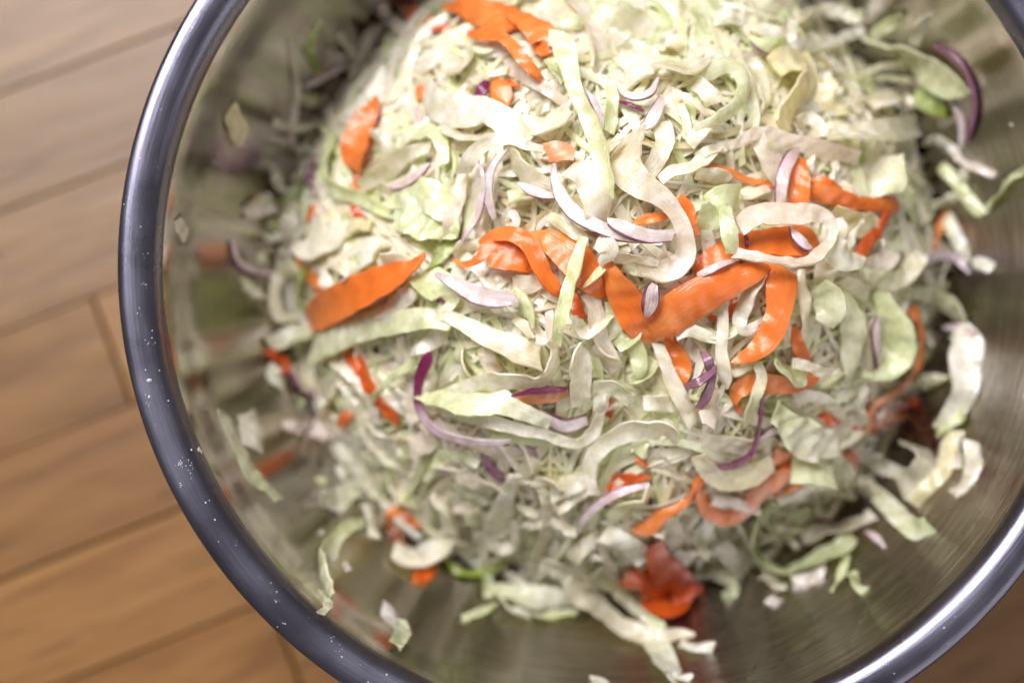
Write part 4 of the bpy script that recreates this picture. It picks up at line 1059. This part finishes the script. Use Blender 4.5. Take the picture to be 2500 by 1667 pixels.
# cabbage shreds in the gaps between those, up to 300 in all
frng = random.Random(77)
PIX_C = (1490.0, 660.0)
def in_heap(px, py):
    p, m = place(px, py, 0.0, surface)
    return mound(p[0], p[1]) > bowl_h(math.hypot(p[0], p[1])) + 0.001
tries = 0
while n_cab < 300 and tries < 6000:
    tries += 1
    px, py = frng.uniform(600, 2480), frng.uniform(5, 1480)
    if not in_heap(px, py):
        continue
    a = frng.uniform(0, 6.28); L = frng.uniform(110, 300); k = frng.uniform(-2.0, 2.0)
    w = frng.choice((16, 20, 24, 28, 34, 42))
    rows, x, y = [], px, py
    for i in range(5):
        rows.append((x, y, w * (1 if 0 < i < 4 else frng.uniform(.4, .9)), 0))
        x += L / 4 * math.cos(a); y += L / 4 * math.sin(a); a += k / 4
    rows = np.array(rows)
    free = [1 - covered[min(83, max(0, int(r[1] / 20))), min(125, max(0, int(r[0] / 20)))] for r in rows]
    if sum(free) < 3 or not all(in_heap(r[0], r[1]) for r in rows):
        continue
    seed += 7
    add_cabbage(frng.choice("wwccggktty"), [rows], frng.uniform(-0.5, 1.5), seed)
    n_cab += 1
print("cabbage shreds:", n_cab, "tries", tries)

# labels of the pieces that have none yet: look, then the named pieces around
used = {o.get("label") for o in COL.objects}
LXY = np.array([(l[0], l[1]) for l in LAND])
for o, c, colr, st in TODO:
    size, width, shape, noun = size_words(st)
    look = " ".join(x for x in (size, width if noun != 'leaf piece' else 'broad', shape, CABBAGE_WORD[colr]) if x)
    d = LXY - c
    dist = np.hypot(d[:, 0], d[:, 1])
    order = np.argsort(dist)
    i = order[0]
    best = None
    cands = []
    if abs(d[i][1]) > 1.3 * abs(d[i][0]) and dist[i] > 25:
        cands.append(f"{look} cabbage {noun} just {'below' if d[i][1] < 0 else 'above'} {LAND[i][2]}")
    for j in order[1:5]:
        cands.append(f"{look} cabbage {noun} between {LAND[i][2]} and {LAND[j][2]}")
    for j in order[1:6]:
        cands.append(f"{look} cabbage {noun} near {LAND[i][2]}, {'below' if d[j][1] < 0 else 'above'} {LAND[j][2]}")
    for t in cands:
        if t not in used and len(t.split()) <= 16:
            best = t; break
    if best is None:
        best = next(t for t in (f"{CABBAGE_WORD[colr]} cabbage {noun} {q}" for q in (f"between {LAND[i][2]} and {LAND[j][2]}" for j in order[1:9])) if t not in used and len(t.split()) <= 16)
    used.add(best)
    o["label"] = best

# ------------------------------------------------------------------ the uncountable shreds further down in the heap
def build_filler():
    g = Geo()
    fr = random.Random(31)
    n = 0
    while n < 4600:
        r = 0.112 * math.sqrt(fr.random()); a = fr.uniform(0, 6.283)
        x, y = r * math.cos(a), r * math.sin(a)
        L = fr.uniform(0.022, 0.070); dirn = fr.uniform(0, 6.283); k = fr.uniform(-2.4, 2.4); k2 = fr.uniform(-3, 3); p2 = fr.uniform(0, 6)
        depth = fr.uniform(-0.0012, 0.0022) if n % 4 == 0 else 0.0015 + 0.015 * fr.random() ** 0.9
        tilt = fr.uniform(-0.05, 0.05)
        w0 = fr.choice((0.0012, 0.0016, 0.0020, 0.0025, 0.0032, 0.0042, 0.0054)) if depth < 0.006 else fr.choice((0.0018, 0.0024, 0.0030, 0.0038, 0.0050))
        P, ok = [], True
        for i in range(10):
            z = mound(x, y) - depth + tilt * (i / 9 - 0.5) * L
            rr = math.hypot(x, y)
            zb = bowl_h(rr) + 0.0010
            if z < zb:
                z = zb
                if mound(x, y) < zb - 0.0035:        # a few lap a little way up the steel
                    ok = False
            P.append((x, y, z))
            x += L / 9 * math.cos(dirn); y += L / 9 * math.sin(dirn); dirn += (k + k2 * math.sin(p2 + i * 0.7)) / 9
        if not ok:
            continue
        P = np.array(P)
        W = np.full(10, w0 * (0.62 if depth < 0.0015 else 1.0)); W[0] *= 0.6; W[-1] *= fr.uniform(.3, .9)
        key = fr.choice("wwwwccccgggkty")
        g.strip(P, W, 0.0006, cabbage_colour(key, n), n, nc=3, cup=fr.uniform(-.15, .15), roll=fr.uniform(-.45, .45), ragged=0.03, twist=0.4)
        n += 1
    o = bpy.data.objects.new("shredded_cabbage", g.mesh("shredded_cabbage", CABBAGE_DEEP))
    COL.objects.link(o)
    o["kind"] = "stuff"
    o["label"] = "mass of finely shredded pale cabbage deeper in the bowl"
    o["category"] = "cabbage"
build_filler()


# ------------------------------------------------------------------ fine water drops and specks on the rolled rim
def build_drops():
    m, nt, N, L, P = new_mat("water_drops")
    P.inputs["Base Color"].default_value = (0.80, 0.80, 0.84, 1)
    n = node(N, "ShaderNodeTexNoise"); n.inputs["Scale"].default_value = 400
    r = ramp(N, [(0.3, (0.30, 0.30, 0.34)), (0.7, (0.62, 0.62, 0.66))])
    tc = node(N, "ShaderNodeTexCoord")
    L.new(tc.outputs["Object"], n.inputs["Vector"]); L.new(n.outputs[0], r.inputs[0]); L.new(r.outputs[0], P.inputs["Base Color"])
    P.inputs["Roughness"].default_value = 0.15
    dr = random.Random(9)
    top = [(0.1297, 0.1128), (0.1314, 0.1141), (0.1337, 0.1148), (0.1362, 0.11515), (0.1382, 0.1150), (0.1394, 0.1142)]
    V, Fc = [], []
    def blob(a, r, size, stretch):
        z = float(np.interp(r, [q[0] for q in top], [q[1] for q in top]))
        base = len(V)
        for k in range(3):
            ph = (0.0, 0.55, 1.05)[k]
            rad = size * math.cos(ph); h = size * 0.55 * math.sin(ph) - 0.00005
            for j in range(8):
                t = j / 8 * 2 * math.pi
                dr_, da = rad * math.cos(t), rad * stretch * math.sin(t)
                rr = r + dr_
                aa = a + da / r
                V.append((rr * math.cos(aa), rr * math.sin(aa), z + h))
        V.append((r * math.cos(a), r * math.sin(a), z + size * 0.55))
        for k in range(2):
            for j in range(8):
                Fc.append((base + k * 8 + j, base + k * 8 + (j + 1) % 8, base + k * 8 + 8 + (j + 1) % 8, base + k * 8 + 8 + j))
        for j in range(8):
            Fc.append((base + 16 + j, base + 16 + (j + 1) % 8, base + 24))
    for k in range(420):
        a = math.radians(dr.uniform(120, 320)) if k < 340 else math.radians(dr.uniform(-50, 120))
        r = dr.choice((dr.uniform(0.1300, 0.1390), dr.gauss(0.1322, 0.0006)))
        r = min(0.1390, max(0.1300, r))
        blob(a, r, dr.choice((0.00009, 0.00011, 0.00014, 0.00018, 0.00027)) * dr.uniform(.7, 1.2), dr.uniform(0.8, 1.5))
    for k in range(26):           # small clusters
        a0 = math.radians(dr.uniform(125, 250)); r0 = dr.uniform(0.131, 0.138)
        for q in range(dr.randint(3, 8)):
            blob(a0 + dr.gauss(0, 0.006), min(0.139, max(0.130, r0 + dr.gauss(0, 0.0007))), dr.uniform(0.00010, 0.00028), dr.uniform(.8, 1.3))
    blob(math.radians(195.2), 0.1345, 0.00085, 0.75)
    blob(math.radians(193.9), 0.1348, 0.00030, 1.0)
    me = bpy.data.meshes.new("water_drops")
    me.from_pydata(V, [], Fc)
    me.polygons.foreach_set("use_smooth", [True] * len(Fc))
    me.materials.append(m)
    o = bpy.data.objects.new("water_drops", me)
    COL.objects.link(o)
    o["kind"] = "stuff"
    o["label"] = "fine pale water drops and specks on the dark bowl rim"
    o["category"] = "water drops"
build_drops()
